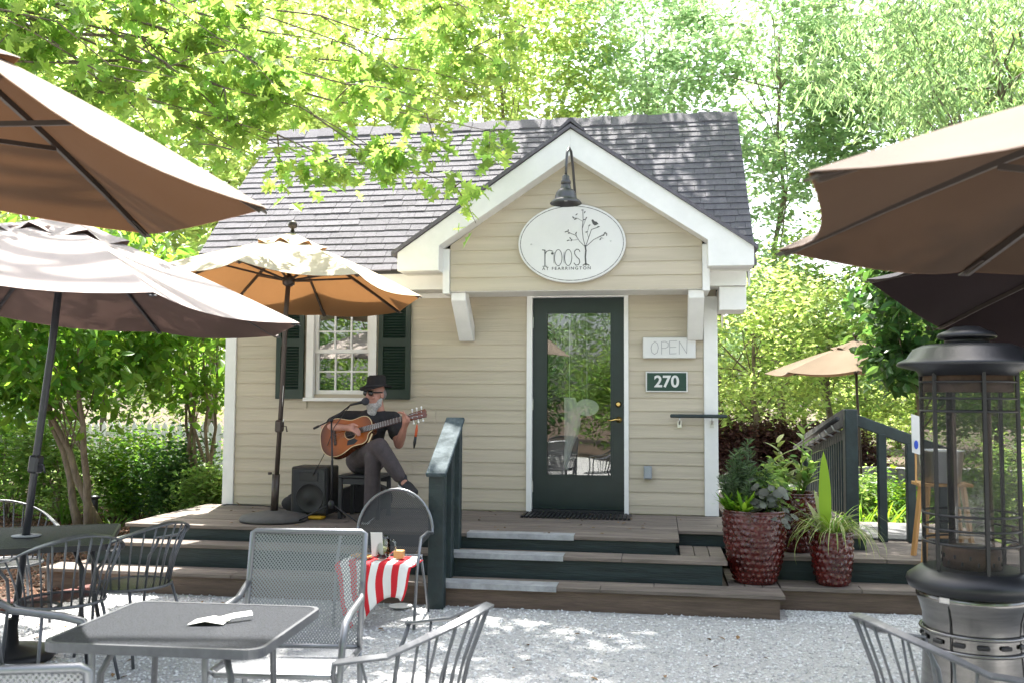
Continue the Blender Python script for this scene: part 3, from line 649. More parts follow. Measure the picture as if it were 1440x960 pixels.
# ------------------------------------------------------------------ step railing (left) and ramp railings (right)
rl = empty('stair_railing', (-0.9, -2.12, 0), 'dark blue-green stair railing with worn sloping top beside the steps', 'railing')
RX = -0.895
def top(y): return 1.06+(y+2.14)*(1.41-1.06)/(2.14-1.56)
for y, zb in ((-2.135, 0.0), (-1.86, Z3+.002), (-1.575, Z2+.002)):
    MB().add([(RX-.062, y-.045, zb), (RX+.062, y-.045, zb), (RX+.062, y+.045, zb), (RX-.062, y+.045, zb), (RX-.062, y-.045, top(y-.045)-.02), (RX+.062, y-.045, top(y-.045)-.02), (RX+.062, y+.045, top(y+.045)-.02), (RX-.062, y+.045, top(y+.045)-.02)],
        [(0,3,2,1),(4,5,6,7),(0,1,5,4),(1,2,6,5),(2,3,7,6),(3,0,4,7)]).build('post', 'rail_paint', rl, bevel=0.006)
MB().bar((RX, -2.21, top(-2.21)), (RX, -1.52, top(-1.52)), 0.155, 0.036).build('top_rail', 'rail_worn', rl, bevel=0.006)
# ramp guard on the right running back along the cottage
rg = empty('ramp_railing', (2.47, -0.5, DZ), 'dark picket railing running back along the cottage side with grey boards on top', 'railing')
RGX = 2.47
def tz(y): return 1.53-(y+0.52)*0.135
for y in (-0.52, 1.95): box('post', (RGX-.055, y-.05, DZ+.004), (RGX+.055, y+.05, tz(y)), 'rail_paint', rg, 0.008)
for i in range(20):
    y = -0.40+i*0.118; box('picket', (RGX-.02, y-.02, DZ+.05), (RGX+.02, y+.02, tz(y)-.18), 'rail_paint', rg)
MB().bar((RGX-.04, -0.46, tz(-.46)-.07), (RGX-.04, 1.89, tz(1.89)-.07), 0.03, 0.15, up=(0, 0, 1)).build('guard_board', 'grey_wood', rg)
MB().bar((RGX, -0.46, tz(-.46)-.20), (RGX, 1.89, tz(1.89)-.20), 0.035, 0.09).build('lower_board', 'grey_wood', rg)
MB().tube([(RGX-.13, -0.62, tz(-.62)-.10), (RGX-.13, 2.0, tz(2.0)-.13)], 0.022, 10).build('grip_rail', 'iron_dark', rg)
for i in range(7):
    y = -0.35+i*0.36; MB().tube([(RGX-.055, y, tz(y)-.19), (RGX-.11, y, tz(y)-.17), (RGX-.13, y, tz(y)-.125)], 0.009, 6).build('rail_bracket', 'steel', rg)
rs = empty('landing_railing', (2.95, -0.45, Z2), 'dark open railing sloping down beside the landing with three thin posts', 'railing')
MB().bar((2.50, -0.50, 1.44), (3.42, -0.42, 1.10), 0.05, 0.10).build('top_rail', 'rail_paint', rs, bevel=0.006)
for x in (2.74, 2.98, 3.24):
    zt = 1.44-(x-2.50)*0.37; box('post', (x-.035, -0.51, Z2+.004), (x+.035, -0.43, zt-.04), 'rail_paint', rs, 0.005)
box('landing_mat', (2.66, -0.40, Z2+.004), (3.30, 0.55, Z2+.02), 'grey_wood', None, 0.004, label='flat grey metal ramp plate on the landing behind the sloping railing', cat='ramp plate')

# ------------------------------------------------------------------ umbrellas
def two_sheets(name, vs, fs, mf, parent, Rm):     # outer cloth and its shade-coloured under sheet, 4 mm apart
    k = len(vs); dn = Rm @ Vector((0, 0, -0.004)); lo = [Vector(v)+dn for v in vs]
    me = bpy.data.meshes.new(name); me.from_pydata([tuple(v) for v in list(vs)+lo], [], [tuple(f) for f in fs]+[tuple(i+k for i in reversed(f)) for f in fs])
    setm(me, mf); setm(me, mf+'_shaded_side'); nf = len(fs)
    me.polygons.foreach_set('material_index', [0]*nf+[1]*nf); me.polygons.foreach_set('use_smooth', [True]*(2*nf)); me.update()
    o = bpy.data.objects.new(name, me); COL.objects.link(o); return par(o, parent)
def umbrella(label, mf, mp, q, foot, base=None, group='patio umbrellas', ribs=8, crank=True, sag=0.05, knobs=True, pole_r=0.022, vent=True):
    x, y, z, R, rise, az, tx, ty = q; C = Vector((x, y, z))
    a = math.hypot(tx, ty); Rm = Matrix.Rotation(a, 3, Vector((tx, ty, 0)).normalized()) if a > 1e-6 else Matrix.Identity(3)
    foot = Vector(foot); u = empty('patio_umbrella', foot, label, 'umbrella', group)
    tips = [Vector((R*math.cos(az+k*2*pi/ribs), R*math.sin(az+k*2*pi/ribs), 0)) for k in range(ribs)]
    def surf(k, t, s):   # t along rim of panel k (0..1), s from apex (0) to rim (1)
        p = tips[k].lerp(tips[(k+1) % ribs], t); p = p*(1-0.055*4*t*(1-t))        # scalloped edge
        h = rise*(1-s)**1.0 + 0.05*math.sin(pi*s)*(0.45+0.0) - sag*4*t*(1-t)*s*0.9
        return C + Rm @ Vector((p.x*s, p.y*s, h))
    NT, NS = 8, 10
    for k in range(ribs):
        mb = MB(); vs = []
        for j in range(NS+1):
            for i in range(NT+1): vs.append(surf(k, i/NT, 0.10+0.90*j/NS))
        fs = [(j*(NT+1)+i, j*(NT+1)+i+1, (j+1)*(NT+1)+i+1, (j+1)*(NT+1)+i) for j in range(NS) for i in range(NT)]
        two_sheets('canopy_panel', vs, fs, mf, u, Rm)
    if vent:
        mb = MB(); n = 6*ribs; vs = []
        for j in range(4):
            for i in range(n):
                k = i//6; t = (i % 6)/6; s = 0.03+0.24*j/3
                vs.append(surf(k, t, s)+Rm @ Vector((0, 0, 0.045+(0.02*math.cos(2*pi*t) if j == 3 else 0)-0.01*j)))
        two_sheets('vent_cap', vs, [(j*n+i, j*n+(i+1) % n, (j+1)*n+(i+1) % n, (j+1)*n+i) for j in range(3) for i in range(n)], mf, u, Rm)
    hub = C + Rm @ Vector((0, 0, rise-0.03)); run = C + Rm @ Vector((0, 0, rise-0.40))
    for k in range(ribs):
        d = tips[k]
        pts = [C + Rm @ Vector((d.x*s, d.y*s, rise*(1-s)+0.05*math.sin(pi*s)*.45-0.020)) for s in (0.02, 0.25, 0.5, 0.75, 0.985)]
        rb = MB()
        for p0, p1 in zip(pts[:-1], pts[1:]): rb.bar(p0, p1, 0.016, 0.024)
        rb = rb.build('rib', mp, u)
        s = 0.52; e = C + Rm @ Vector((d.x*s, d.y*s, rise*(1-s)-0.012))
        MB().bar(run, e, 0.013, 0.018).build('strut', mp, rb)
        MB().bar(C + Rm @ Vector((d.x*.90, d.y*.90, rise*.10-.018)), C + Rm @ Vector((d.x*1.002, d.y*1.002, -0.018)), 0.036, 0.006).build('tip_pocket', mp, rb)
    MB().lathe([(0.03, -.05), (0.05, -.04), (0.05, .02), (0.03, .03)], hub, 12).build('hub', mp, u)
    MB().lathe([(0.03, -.05), (0.055, -.03), (0.055, .03), (0.03, .05)], run, 12).build('runner', mp, u)
    top_ = C + Rm @ Vector((0, 0, rise+0.03))
    MB().lathe([(0.012, 0), (0.016, .03), (0.035, .04), (0.042, .065), (0.034, .09), (0.012, .10)], top_+Vector((0, 0, .02)), 14).build('finial', mp, u)
    MB().tube([foot, foot.lerp(top_, 0.45), C + Rm @ Vector((0, 0, -0.25)), top_+Vector((0, 0, .03))], pole_r, 14).build('pole', mp, u)
    if crank:
        c = foot.lerp(C, crank if crank is not True else 0.42); d = (C-foot).normalized()
        cb = MB().bar(c-d*.055, c+d*.055, 0.065, 0.075, up=(0, 1, 0)).build('crank_box', mp, u, bevel=0.012)
        MB().tube([c+Vector((0.03, -.02, 0)), c+Vector((.075, -.03, .0)), c+Vector((.085, -.03, -.05))], 0.006, 6).build('crank_handle', mp, cb)
    return u
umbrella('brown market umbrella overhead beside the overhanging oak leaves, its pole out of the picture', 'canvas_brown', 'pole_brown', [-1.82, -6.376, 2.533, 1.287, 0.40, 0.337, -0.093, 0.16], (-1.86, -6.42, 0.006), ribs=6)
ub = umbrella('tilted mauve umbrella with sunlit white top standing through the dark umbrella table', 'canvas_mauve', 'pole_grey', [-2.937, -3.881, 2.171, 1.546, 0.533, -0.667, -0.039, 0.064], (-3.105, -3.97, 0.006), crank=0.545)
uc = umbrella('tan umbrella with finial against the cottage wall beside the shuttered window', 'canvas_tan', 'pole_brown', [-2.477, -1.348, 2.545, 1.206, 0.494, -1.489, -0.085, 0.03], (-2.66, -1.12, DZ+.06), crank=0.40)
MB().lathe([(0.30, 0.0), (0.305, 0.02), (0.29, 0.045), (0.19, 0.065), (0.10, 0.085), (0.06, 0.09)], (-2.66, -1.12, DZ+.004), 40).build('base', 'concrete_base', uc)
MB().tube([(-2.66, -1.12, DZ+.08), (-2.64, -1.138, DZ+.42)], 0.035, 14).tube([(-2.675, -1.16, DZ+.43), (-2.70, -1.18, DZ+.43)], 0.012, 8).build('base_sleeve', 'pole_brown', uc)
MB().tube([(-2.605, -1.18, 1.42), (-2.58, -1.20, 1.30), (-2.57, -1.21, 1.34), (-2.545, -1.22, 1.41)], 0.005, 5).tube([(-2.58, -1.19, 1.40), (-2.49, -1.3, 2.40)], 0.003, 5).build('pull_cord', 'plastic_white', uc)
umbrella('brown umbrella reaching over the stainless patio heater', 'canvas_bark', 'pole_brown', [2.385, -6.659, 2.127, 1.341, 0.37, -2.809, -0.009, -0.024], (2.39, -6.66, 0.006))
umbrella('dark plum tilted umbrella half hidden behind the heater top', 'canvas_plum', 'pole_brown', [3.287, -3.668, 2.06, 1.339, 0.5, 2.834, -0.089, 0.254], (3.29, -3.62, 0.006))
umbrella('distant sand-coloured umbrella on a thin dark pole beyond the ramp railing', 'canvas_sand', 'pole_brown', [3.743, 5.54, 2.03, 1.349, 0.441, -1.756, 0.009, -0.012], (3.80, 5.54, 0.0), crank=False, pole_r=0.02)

# ------------------------------------------------------------------ tables
def table_square(loc, rz, wx, wy, h, label):
    t = empty('patio_table', (0, 0, 0), label, 'table', 'patio tables')
    def rr(w_, d_, r=0.06, n=5):
        out = []
        for cx, cy, a0 in ((w_-r, d_-r, 0), (-w_+r, d_-r, pi/2), (-w_+r, -d_+r, pi), (w_-r, -d_+r, 3*pi/2)):
            for i in range(n+1): a = a0+pi/2*i/n; out.append((cx+r*math.cos(a), cy+r*math.sin(a)))
        return out
    MB().prism(rr(wx/2-.012, wy/2-.012), (0, 0, h-0.008), (1, 0, 0), (0, 1, 0), (0, 0, 0.008)).build('table_top', 'table_mesh', t)
    o = rr(wx/2, wy/2); i_ = rr(wx/2-.014, wy/2-.014); n = len(o)
    vs = [(x, y, h+.002) for x, y in o]+[(x, y, h+.002) for x, y in i_]+[(x, y, h-.032) for x, y in o]+[(x, y, h-.032) for x, y in i_]
    fs = []
    for k in range(n):
        j = (k+1) % n; fs += [(k, j, n+j, n+k), (2*n+k, 3*n+k, 3*n+j, 2*n+j), (k, 2*n+k, 2*n+j, j), (n+k, n+j, 3*n+j, 3*n+k)]
    MB().add(vs, fs).build('rim', 'iron', t, bevel=0)
    for sx in (-1, 1):
        for sy in (-1, 1):
            X, Y = sx*(wx/2-.16), sy*(wy/2-.14)
            MB().tube([(X*.62, Y*.62, h-.03), (X*.85, Y*.85, h-.05), (X, Y, h-.14), (X*1.03, Y*1.03, h*.45), (X*1.2, Y*1.2, .01)], 0.013, 8).build('leg', 'iron', t)
    MB().tube([(math.cos(a)*.17, math.sin(a)*.15, h*.42) for a in [2*pi*i/24 for i in range(24)]], 0.008, 6, closed=True).build('stretcher_ring', 'iron', t)
    t.location = loc; t.rotation_euler = (0, 0, rz); return t
table_square((-0.995, -5.735, 0.006), 0.045, 0.82, 0.69, 0.726, 'grey mesh-topped metal table with white papers lying on it')
pm = MB()
def paper(o, ex, ey, lift=0.0):
    o = Vector(o); mb = MB(); ex = Vector(ex); ey = Vector(ey)
    vs = [o, o+ex*.5+Vector((0, 0, lift)), o+ex, o+ey, o+ex*.5+ey+Vector((0, 0, lift)), o+ex+ey]
    vs += [v-Vector((0, 0, .0015)) for v in vs]
    return mb.add(vs, [(0,1,4,3),(1,2,5,4),(6,9,10,7),(7,10,11,8),(0,6,7,1),(1,7,8,2),(3,4,10,9),(4,5,11,10),(0,3,9,6),(2,8,11,5)])
tpx = onZ(300, 872, .74)
pp = empty('paper_slips', tpx, 'folded white paper slips lying on the grey mesh table', 'paper')
paper((tpx[0]-.07, tpx[1]-.07, .7385), (.13, .03, 0), (-.01, .09, 0), .012).build('folded_slip', 'sign_white', pp)
paper((tpx[0]+.03, tpx[1]-.03, .742), (.10, .10, .01), (-.015, .02, .012), .004).build('narrow_slip', 'sign_white', pp)
t2 = table_square((-3.02, -3.93, 0.006), 0.49, 0.96, 0.96, 0.739, 'dark mesh square table with the mauve umbrella pole through it')
for ch in t2.children:
    ch.data.materials.clear(); setm(ch.data, 'table_mesh' if ch.name.startswith('table_top') else 'iron_dark')
MB().lathe([(0.035, 0), (0.08, .0), (0.085, .006), (0.035, .01)], (-3.045, -3.94, .7475), 20, caps=False).build('umbrella_collar', 'nosing_metal', t2)
MB().lathe([(0.24, 0), (0.25, .03), (0.22, .06), (0.05, .09), (0.03, .25), (.026, .25)], (-3.105, -3.97, .006), 28).build('umbrella_base', 'black_iron', ub)

# ------------------------------------------------------------------ chairs
def barrel_chair(m, label):    # curved rim, many spindles, round mesh seat; faces +Y in its own frame
    c = empty('barrel_chair', (0, 0, 0), label, 'chair', 'wire barrel chairs')
    n = 28; rim = []; seat = []
    for i in range(n+1):
        t = i/n; a = pi*(1.0+t)   # from -X side round the back (-Y) to +X
        ex = 0.30; k = abs(t-.5)*2
        x = 0.295*math.cos(a)*(1.0+0.04*k); y = 0.325*math.sin(a)+0.02
        if k > 0.86: y += (k-.86)*0.9
        zz = 0.835-0.165*k**1.7
        rim.append(Vector((x, y, zz)))
        seat.append(Vector((0.225*math.cos(a), 0.215*math.sin(a)+0.03+(max(0, k-.86)*.35), 0.435)))
    rb = MB()
    for i in range(n):
        o = (rim[i]+rim[i+1])/2; rb.bar(rim[i], rim[i+1]+(rim[i+1]-rim[i])*.12, 0.034, 0.010, up=(o.x, o.y, 0.9))
    rb.build('rim', m, c, bevel=0.002)
    for i in range(1, n, 2):
        p, q = rim[i], seat[i]; mid = p.lerp(q, .55)+Vector((p.x-q.x, p.y-q.y, 0))*(-.12)
        MB().tube([p, mid, q], 0.0055, 6).build('spindle', m, c)
    for s, i in ((0, 0), (1, n)):
        p = rim[i]; sx = -1 if i == 0 else 1
        MB().tube([p, p+Vector((-sx*.01, .012, -.05)), Vector((sx*.25, p.y+.02, .56)), Vector((sx*.235, p.y+.03, .44)), Vector((sx*.25, .22, 0.02)), ], 0.0095, 8).build('front_leg', m, c)
        MB().tube([Vector((sx*.16, -.14, .43)), Vector((sx*.19, -.20, .22)), Vector((sx*.22, -.26, .005))], 0.0095, 8).build('rear_leg', m, c)
    sp_ = [(0.232*math.cos(2*pi*i/28), 0.235*math.sin(2*pi*i/28)+.03) for i in range(28)]
    MB().tube([(x, y, .435) for x, y in sp_], 0.009, 6, closed=True).build('seat_ring', m, c)
    sm = MB(); k = 28; vs = []
    for j, r in enumerate((0.02, .35, .7, 1.0)): vs += [((x)*r, (y-.03)*r+.03, .437-.014*(1-r*r)) for x, y in sp_]
    sm.add(vs, [(j*k+i, j*k+(i+1) % k, (j+1)*k+(i+1) % k, (j+1)*k+i) for j in range(3) for i in range(k)], True).build('seat', 'dark_mesh', c)
    return c
proto = barrel_chair('iron', 'wire barrel chair with silvery rim pulled up to the dark umbrella table')
def place(proto, loc, rz, label, first=False, scale=1.0):
    o = proto if first else copy_tree(proto); o.location = loc; o.rotation_euler = (0, 0, rz); o['label'] = label; o.scale = (scale,)*3; return o
pc = onZ(95, 850, .43); place(proto, (pc[0]-.06, pc[1]+.05, .006), 0.95, 'silvery wire barrel chair between the mesh table and the dark umbrella table', True)
pc = onZ(190, 823, .43); place(proto, (pc[0], pc[1], .006), 1.25, 'wire barrel chair standing just before the left end of the steps')
place(proto, (-0.14, -5.68, .006), 1.40, 'wire barrel chair beside the mesh table with papers, its back over bare gravel')
place(proto, (1.80, -5.55, .006), -1.2, 'wire barrel chair in front of the stainless patio heater')
place(proto, (-3.75, -3.2, .006), -2.3, 'wire barrel chair on the far side of the dark umbrella table before the hedge')
place(proto, (3.35, -2.35, .006), 0.9, 'wire barrel chair standing behind the patio heater near the wooden stand')

def sling_chair(label):   # tube frame with perforated back and seat, faces +Y
    c = empty('mesh_chair', (0, 0, 0), label, 'chair', 'perforated mesh chairs')
    W_ = 0.275; B0 = Vector((0, -.20, .42)); B1 = Vector((0, -.31, .955))
    def bk(x, s): return Vector((x, B0.y+(B1.y-B0.y)*s, B0.z+(B1.z-B0.z)*s))
    fr = [bk(-W_, 0), bk(-W_, .5), bk(-W_, .985), bk(-W_+.018, 1.0), bk(W_-.018, 1.0), bk(W_, .985), bk(W_, .5), bk(W_, 0)]
    MB().tube(fr, 0.014, 8).tube([bk(-W_, .03), bk(W_, .03)], 0.012, 8).build('back_frame', 'alu_frame', c)
    vs = []; NX, NZ = 8, 6
    for j in range(NZ+1):
        for i in range(NX+1):
            x = -W_+.012+(2*W_-.024)*i/NX; p = bk(x, .03+.955*j/NZ); p.y -= .02*(1-(2*i/NX-1)**2); vs.append(p)
    MB().add(vs, [(j*(NX+1)+i, j*(NX+1)+i+1, (j+1)*(NX+1)+i+1, (j+1)*(NX+1)+i) for j in range(NZ) for i in range(NX)], True).build('back_mesh', 'alu_mesh', c)
    MB().tube([(-W_, -.21, .425), (-W_, .22, .435), (-W_+.03, .25, .43), (W_-.03, .25, .43), (W_, .22, .435), (W_, -.21, .425)], 0.013, 8).build('seat_frame', 'alu_frame', c)
    vs = [(-W_+.01+(2*W_-.02)*i/6, -.20+.44*j/6, .43-.012*math.sin(pi*j/6)) for j in range(7) for i in range(7)]
    MB().add(vs, [(j*7+i, j*7+i+1, (j+1)*7+i+1, (j+1)*7+i) for j in range(6) for i in range(6)], True).build('seat_mesh', 'alu_mesh', c)
    for s in (-1, 1):
        MB().tube([(s*W_, -.262, .72), (s*(W_+.015), -.16, .665), (s*(W_+.02), .10, .655), (s*(W_+.02), .20, .64), (s*(W_+.018), .245, .56), (s*(W_+.01), .26, .40), (s*(W_+.01), .27, .01)], [.014, .016, .018, .018, .016, .014, .013], 10).build('arm_and_leg', 'alu_frame', c)
        MB().tube([(s*W_, -.20, .43), (s*W_, -.24, .22), (s*W_, -.30, .005)], 0.013, 8).build('rear_leg', 'alu_frame', c)
    return c
sc_ = sling_chair('x')
b = at(452, 835, 4.42); place(sc_, (b[0]-.045, b[1]-.27, .006), pi+0.12, 'silver perforated mesh chair with square back facing the mesh table', True)
b = at(-60, 860, 3.75); place(sc_, (b[0]+.15, b[1], .006), -pi/2-.1, 'silver mesh chair at the end of the mesh table, only its sunlit arm in view')
b = at(-48, 1000, 2.30); place(sc_, (b[0]-.05, b[1]+.26, .006), 0.30, 'mesh chair turned away with only the dark top of its back in view', scale=.97)

# arched chair with the striped cloth
def arch_chair():
    b = onZ(546, 872, 0.0); X, Y = b[0]-.03, b[1]-.02
    c = empty('arched_chair', (X, Y, .006), 'arched grey mesh chair on the gravel before the steps, draped with a striped cloth', 'chair')
    def bp(a, s=1.0): return Vector((X+0.292*s*math.cos(a), Y+.26-.0+0.05*math.sin(a), 0.60+0.315*s*math.sin(a)))
    fr = [(X+.29, Y-.24, .01), (X+.295, Y-.19, .40), (X+.298, Y-.10, .62), (X+.295, Y+.10, .63), bp(0)]+[bp(pi*i/20) for i in range(1, 20)]+[bp(pi), (X-.295, Y+.10, .63), (X-.298, Y-.10, .62), (X-.295, Y-.19, .40), (X-.29, Y-.24, .01)]
    MB().tube(fr, 0.011, 8).build('frame', 'alu_frame', c)
    vs = []; n = 16
    for j in range(9):
        s = j/8
        for i in range(n+1):
            t = i/n; top = bp(pi*(1-t), .985); bot = Vector((X-.15+.30*t, Y+.20, .43)); p = bot.lerp(top, s); p.y += .05*math.sin(pi*t)*s; vs.append(p)
    MB().add(vs, [(j*(n+1)+i, j*(n+1)+i+1, (j+1)*(n+1)+i+1, (j+1)*(n+1)+i) for j in range(8) for i in range(n)], True).build('back_mesh', 'dark_mesh', c)
    vs = [(X-.23+.46*i/6, Y-.24+.45*j/6, .44-.012*math.sin(pi*j/6)) for j in range(7) for i in range(7)]
    MB().add(vs, [(j*7+i, j*7+i+1, (j+1)*7+i+1, (j+1)*7+i) for j in range(6) for i in range(6)], True).build('seat_mesh', 'dark_mesh', c)
    MB().tube([(X-.265, Y-.19, .44), (X+.265, Y-.19, .44)], .009, 6).tube([(X-.23, Y+.21, .44), (X+.23, Y+.21, .44)], .009, 6).build('seat_bars', 'alu_frame', c)
    for s in (-1, 1): MB().tube([(X+s*.22, Y+.20, .44), (X+s*.235, Y+.27, .22), (X+s*.25, Y+.33, .005)], .010, 8).build('rear_leg', 'alu_frame', c)
    return X, Y
AX, AY = arch_chair()
# striped cloth: over the seat and hanging in front
m = bpy.data.materials.new('striped_cloth'); m.use_nodes = True; nn = m.node_tree.nodes; ll = m.node_tree.links
uvn = nn.new('ShaderNodeUVMap'); sx_ = nn.new('ShaderNodeSeparateXYZ'); ll.new(uvn.outputs[0], sx_.inputs[0])
ml = nn.new('ShaderNodeMath'); ml.operation = 'MULTIPLY'; ml.inputs[1].default_value = 5.0; ll.new(sx_.outputs[0], ml.inputs[0])
f1 = nn.new('ShaderNodeMath'); f1.operation = 'FRACT'; ll.new(ml.outputs[0], f1.inputs[0]); g1 = nn.new('ShaderNodeMath'); g1.operation = 'LESS_THAN'; g1.inputs[1].default_value = 0.47; ll.new(f1.outputs[0], g1.inputs[0])
mc = nn.new('ShaderNodeMixRGB'); mc.inputs[1].default_value = (0.72, 0.71, 0.69, 1); mc.inputs[2].default_value = (0.55, 0.012, 0.022, 1); ll.new(g1.outputs[0], mc.inputs[0]); ll.new(mc.outputs[0], nn['Principled BSDF'].inputs['Base Color']); nn['Principled BSDF'].inputs['Roughness'].default_value = 0.85
MAT['striped'] = m
def cloth():
    NX, NY = 26, 20; vs = []; uv = []
    for j in range(NY+1):
        for i in range(NX+1):
            u_, v_ = i/NX, j/NY
            x = AX-.285+.57*u_
            drop = 0.42-.22*u_+(.03*math.sin(u_*7))
            L = v_*(.26+drop)
            if L < .26: y = AY+.02-L; zz = .462+.004*math.sin(9*u_+3*v_)
            else:
                d = L-.26; y = AY-.24-.030*math.sin(u_*13+1+d*3)*min(1, d*4)-.05*min(1, d*3)-.03; zz = .462-d
                x += (AX+.03-x)*d*1.1+.012*math.sin(d*16+u_*5)
            if u_ < .05 or u_ > .95: zz -= .02
            vs.append((x, y, zz)); uv.append((u_+.03, v_))
    mb = MB().add(vs, [(j*(NX+1)+i, j*(NX+1)+i+1, (j+1)*(NX+1)+i+1, (j+1)*(NX+1)+i) for j in range(NY) for i in range(NX)], True)
    o = mb.build('striped_cloth', 'striped', None, 'red and white striped cloth draped over the arched chair seat', 'cloth')
    ul = o.data.uv_layers.new(name='UVMap')
    for lp in o.data.loops: ul.data[lp.index].uv = uv[lp.vertex_index]
    md = o.modifiers.new('thick', 'SOLIDIFY'); md.thickness = 0.004
    return o
cloth()
jr = empty('tip_jar', (AX+.01, AY-.12, .47), 'glass tip jar with handle and a white note standing on the striped cloth', 'jar')
MB().lathe([(0.0, .0), (0.052, 0), (0.058, .01), (0.058, .11), (0.050, .135), (0.052, .15), (0.048, .15), (0.046, .134), (0.054, .108), (0.054, .012), (0, .008)], (AX+.02, AY-.12, .474), 24, caps=False).build('glass_body', 'clear_glass', jr)
MB().tube([(AX+.078, AY-.12, .60), (AX+.115, AY-.12, .59), (AX+.12, AY-.12, .54), (AX+.078, AY-.12, .51)], .008, 8).build('handle', 'clear_glass', jr)
MB().bar((AX+.0, AY-.165, .49), (AX-.005, AY-.185, .66), .085, .002, up=(0, 1, 0)).build('note', 'sign_white', jr)
MB().ball((AX+.02, AY-.12, .52), .042, 10, 8, (1, 1, .8)).build('banknotes', 'leaf_cream', jr)
MB().bar((AX-.20, AY-.10, .485), (AX-.06, AY-.13, .478), .10, .012).build('wooden_tray', 'pine', None, 'small tan wooden tray lying beside the tip jar', 'tray', bevel=.003)
MB().box((AX+.11, AY-.15, .474), (AX+.18, AY-.09, .53)).build('card_box', 'pine', None, 'little tan cardboard box right of the tip jar', 'box', bevel=.004)
sc0 = onZ(558, 860, .0)
MB().lathe([(0.0, .004), (0.05, .004), (0.085, .015), (0.09, .018), (0.084, .02), (0.05, .011), (0, .011)], (sc0[0], sc0[1]+.1, .01), 24, caps=False).build('saucer', 'plastic_white', None, 'white saucer with green rim lying on the gravel under the arched chair', 'saucer')

# ------------------------------------------------------------------ patio heater
hp = at(1367, 800, 4.45); HX, HY = hp[0], hp[1]
def hz(z): return z*0.89 if z <= .92 else (.8188+(z-.92)*(1.725-.8188)/(1.66-.92) if z <= 1.66 else z+.065)
ht = empty('patio_heater', (HX, HY, .006), 'tall patio heater with black cage, glass tube and stainless steel base', 'heater')
def L(prof, m, nm, p=ht, n=48, caps=True): return MB().lathe([(r, hz(z)) for r, z in prof], (HX, HY, 0), n, caps=caps).build(nm, m, p)
body = L([(0.245, .05), (0.25, .06), (0.232, .35), (0.222, .58), (0.226, .66), (0.240, .72), (0.252, .75), (0.252, .79), (0.20, .79)], 'heater_steel', 'steel_base')
L([(0.27, .006), (0.28, .02), (0.275, .045), (0.24, .05)], 'heater_black', 'foot_ring')
for zb in (hz(0.50), hz(0.585)): MB().tube([(HX+.2335*math.cos(a), HY+.2335*math.sin(a), zb) for a in [2*pi*i/48 for i in range(48)]], .009, 8, closed=True).build('band', 'heater_steel', body)
for i in range(14):
    a = 2*pi*i/14+.1; cx, cy = HX+.2305*math.cos(a), HY+.2305*math.sin(a); tx_ = Vector((-math.sin(a), math.cos(a), 0))
    MB().bar(Vector((cx, cy, hz(.543)))-tx_*.028, Vector((cx, cy, hz(.543)))+tx_*.028, .012, .020, up=(0, 0, 1)).build('vent_slot', 'black_iron', body, bevel=.005)
for a in (-2.3, -0.75): 
    cc, ss = math.cos(a), math.sin(a); MB().tube([(HX+.247*cc, HY+.247*ss, hz(.74)), (HX+.231*cc, HY+.231*ss, hz(.65)), (HX+.2345*cc, HY+.2345*ss, .3), (HX+.248*cc, HY+.248*ss, .06)], .0035, 5).build('door_seam', 'black_iron', body)
a = -2.36; MB().bar((HX+.249*math.cos(a), HY+.249*math.sin(a), hz(.752)), (HX+.249*math.cos(a), HY+.249*math.sin(a), hz(.785)), .05, .014, up=(math.cos(a), math.sin(a), 0)).build('latch', 'steel', body, bevel=.003)
L([(0.255, .785), (0.285, .80), (0.296, .835), (0.29, .858), (0.235, .905), (0.21, .912), (0.0, .912)], 'heater_black', 'lower_collar', caps=False)
for k in range(6):
    a = pi/6+k*pi/3+0.02; c_, s_ = math.cos(a)*.215, math.sin(a)*.215
    box('cage_post', (HX+c_-.008, HY+s_-.008, hz(.90)), (HX+c_+.008, HY+s_+.008, hz(1.70)), 'black_iron', ht)
for zr in (0.905, 1.015, 1.07, 1.125, 1.525, 1.575, 1.64): MB().tube([(HX+.215*math.cos(q), HY+.215*math.sin(q), hz(zr)) for q in [2*pi*i/36 for i in range(36)]], .0058, 6, closed=True).build('cage_ring', 'black_iron', ht)
L([(0.213, .91), (0.213, 1.64)], 'cage_mesh', 'cage_mesh', n=60, caps=False)
tube_ = MB().lathe([(0.10, hz(.93)), (0.10, hz(1.63))], (HX, HY, 0), 36, caps=False).build('glass_tube', 'clear_glass', ht)
L([(0.13, .912), (0.13, .985), (0.11, .99), (0.10, .995)], 'burner', 'burner', n=28)
bh = MB()
for i in range(46):
    a = 2*pi*i/23; r = .10 if i < 23 else .131
    bh.bar((HX+r*math.cos(a), HY+r*math.sin(a), hz(.93)+.03*(i % 2)), (HX+r*math.cos(a), HY+r*math.sin(a), hz(.945)+.03*(i % 2)), .008, .008)
bh.build('burner_holes', 'black_iron', ht, kind='stuff')
L([(0.115, 1.60), (0.115, 1.70), (0.20, 1.70), (0.20, 1.60)], 'burner', 'upper_ring', n=28, caps=False)
L([(0.0, 1.665), (0.215, 1.665), (0.23, 1.69), (0.315, 1.712), (0.322, 1.72), (0.315, 1.732), (0.275, 1.75), (0.245, 1.795), (0.20, 1.815), (0.12, 1.822)], 'heater_black', 'hood')
L([(0.10, 1.815), (0.10, 1.85)], 'heater_black', 'chimney_collar')
L([(0.0, 1.845), (0.125, 1.845), (0.135, 1.855), (0.125, 1.872), (0.09, 1.885), (0.06, 1.902), (0, 1.908)], 'heater_black', 'chimney_cap', caps=False)

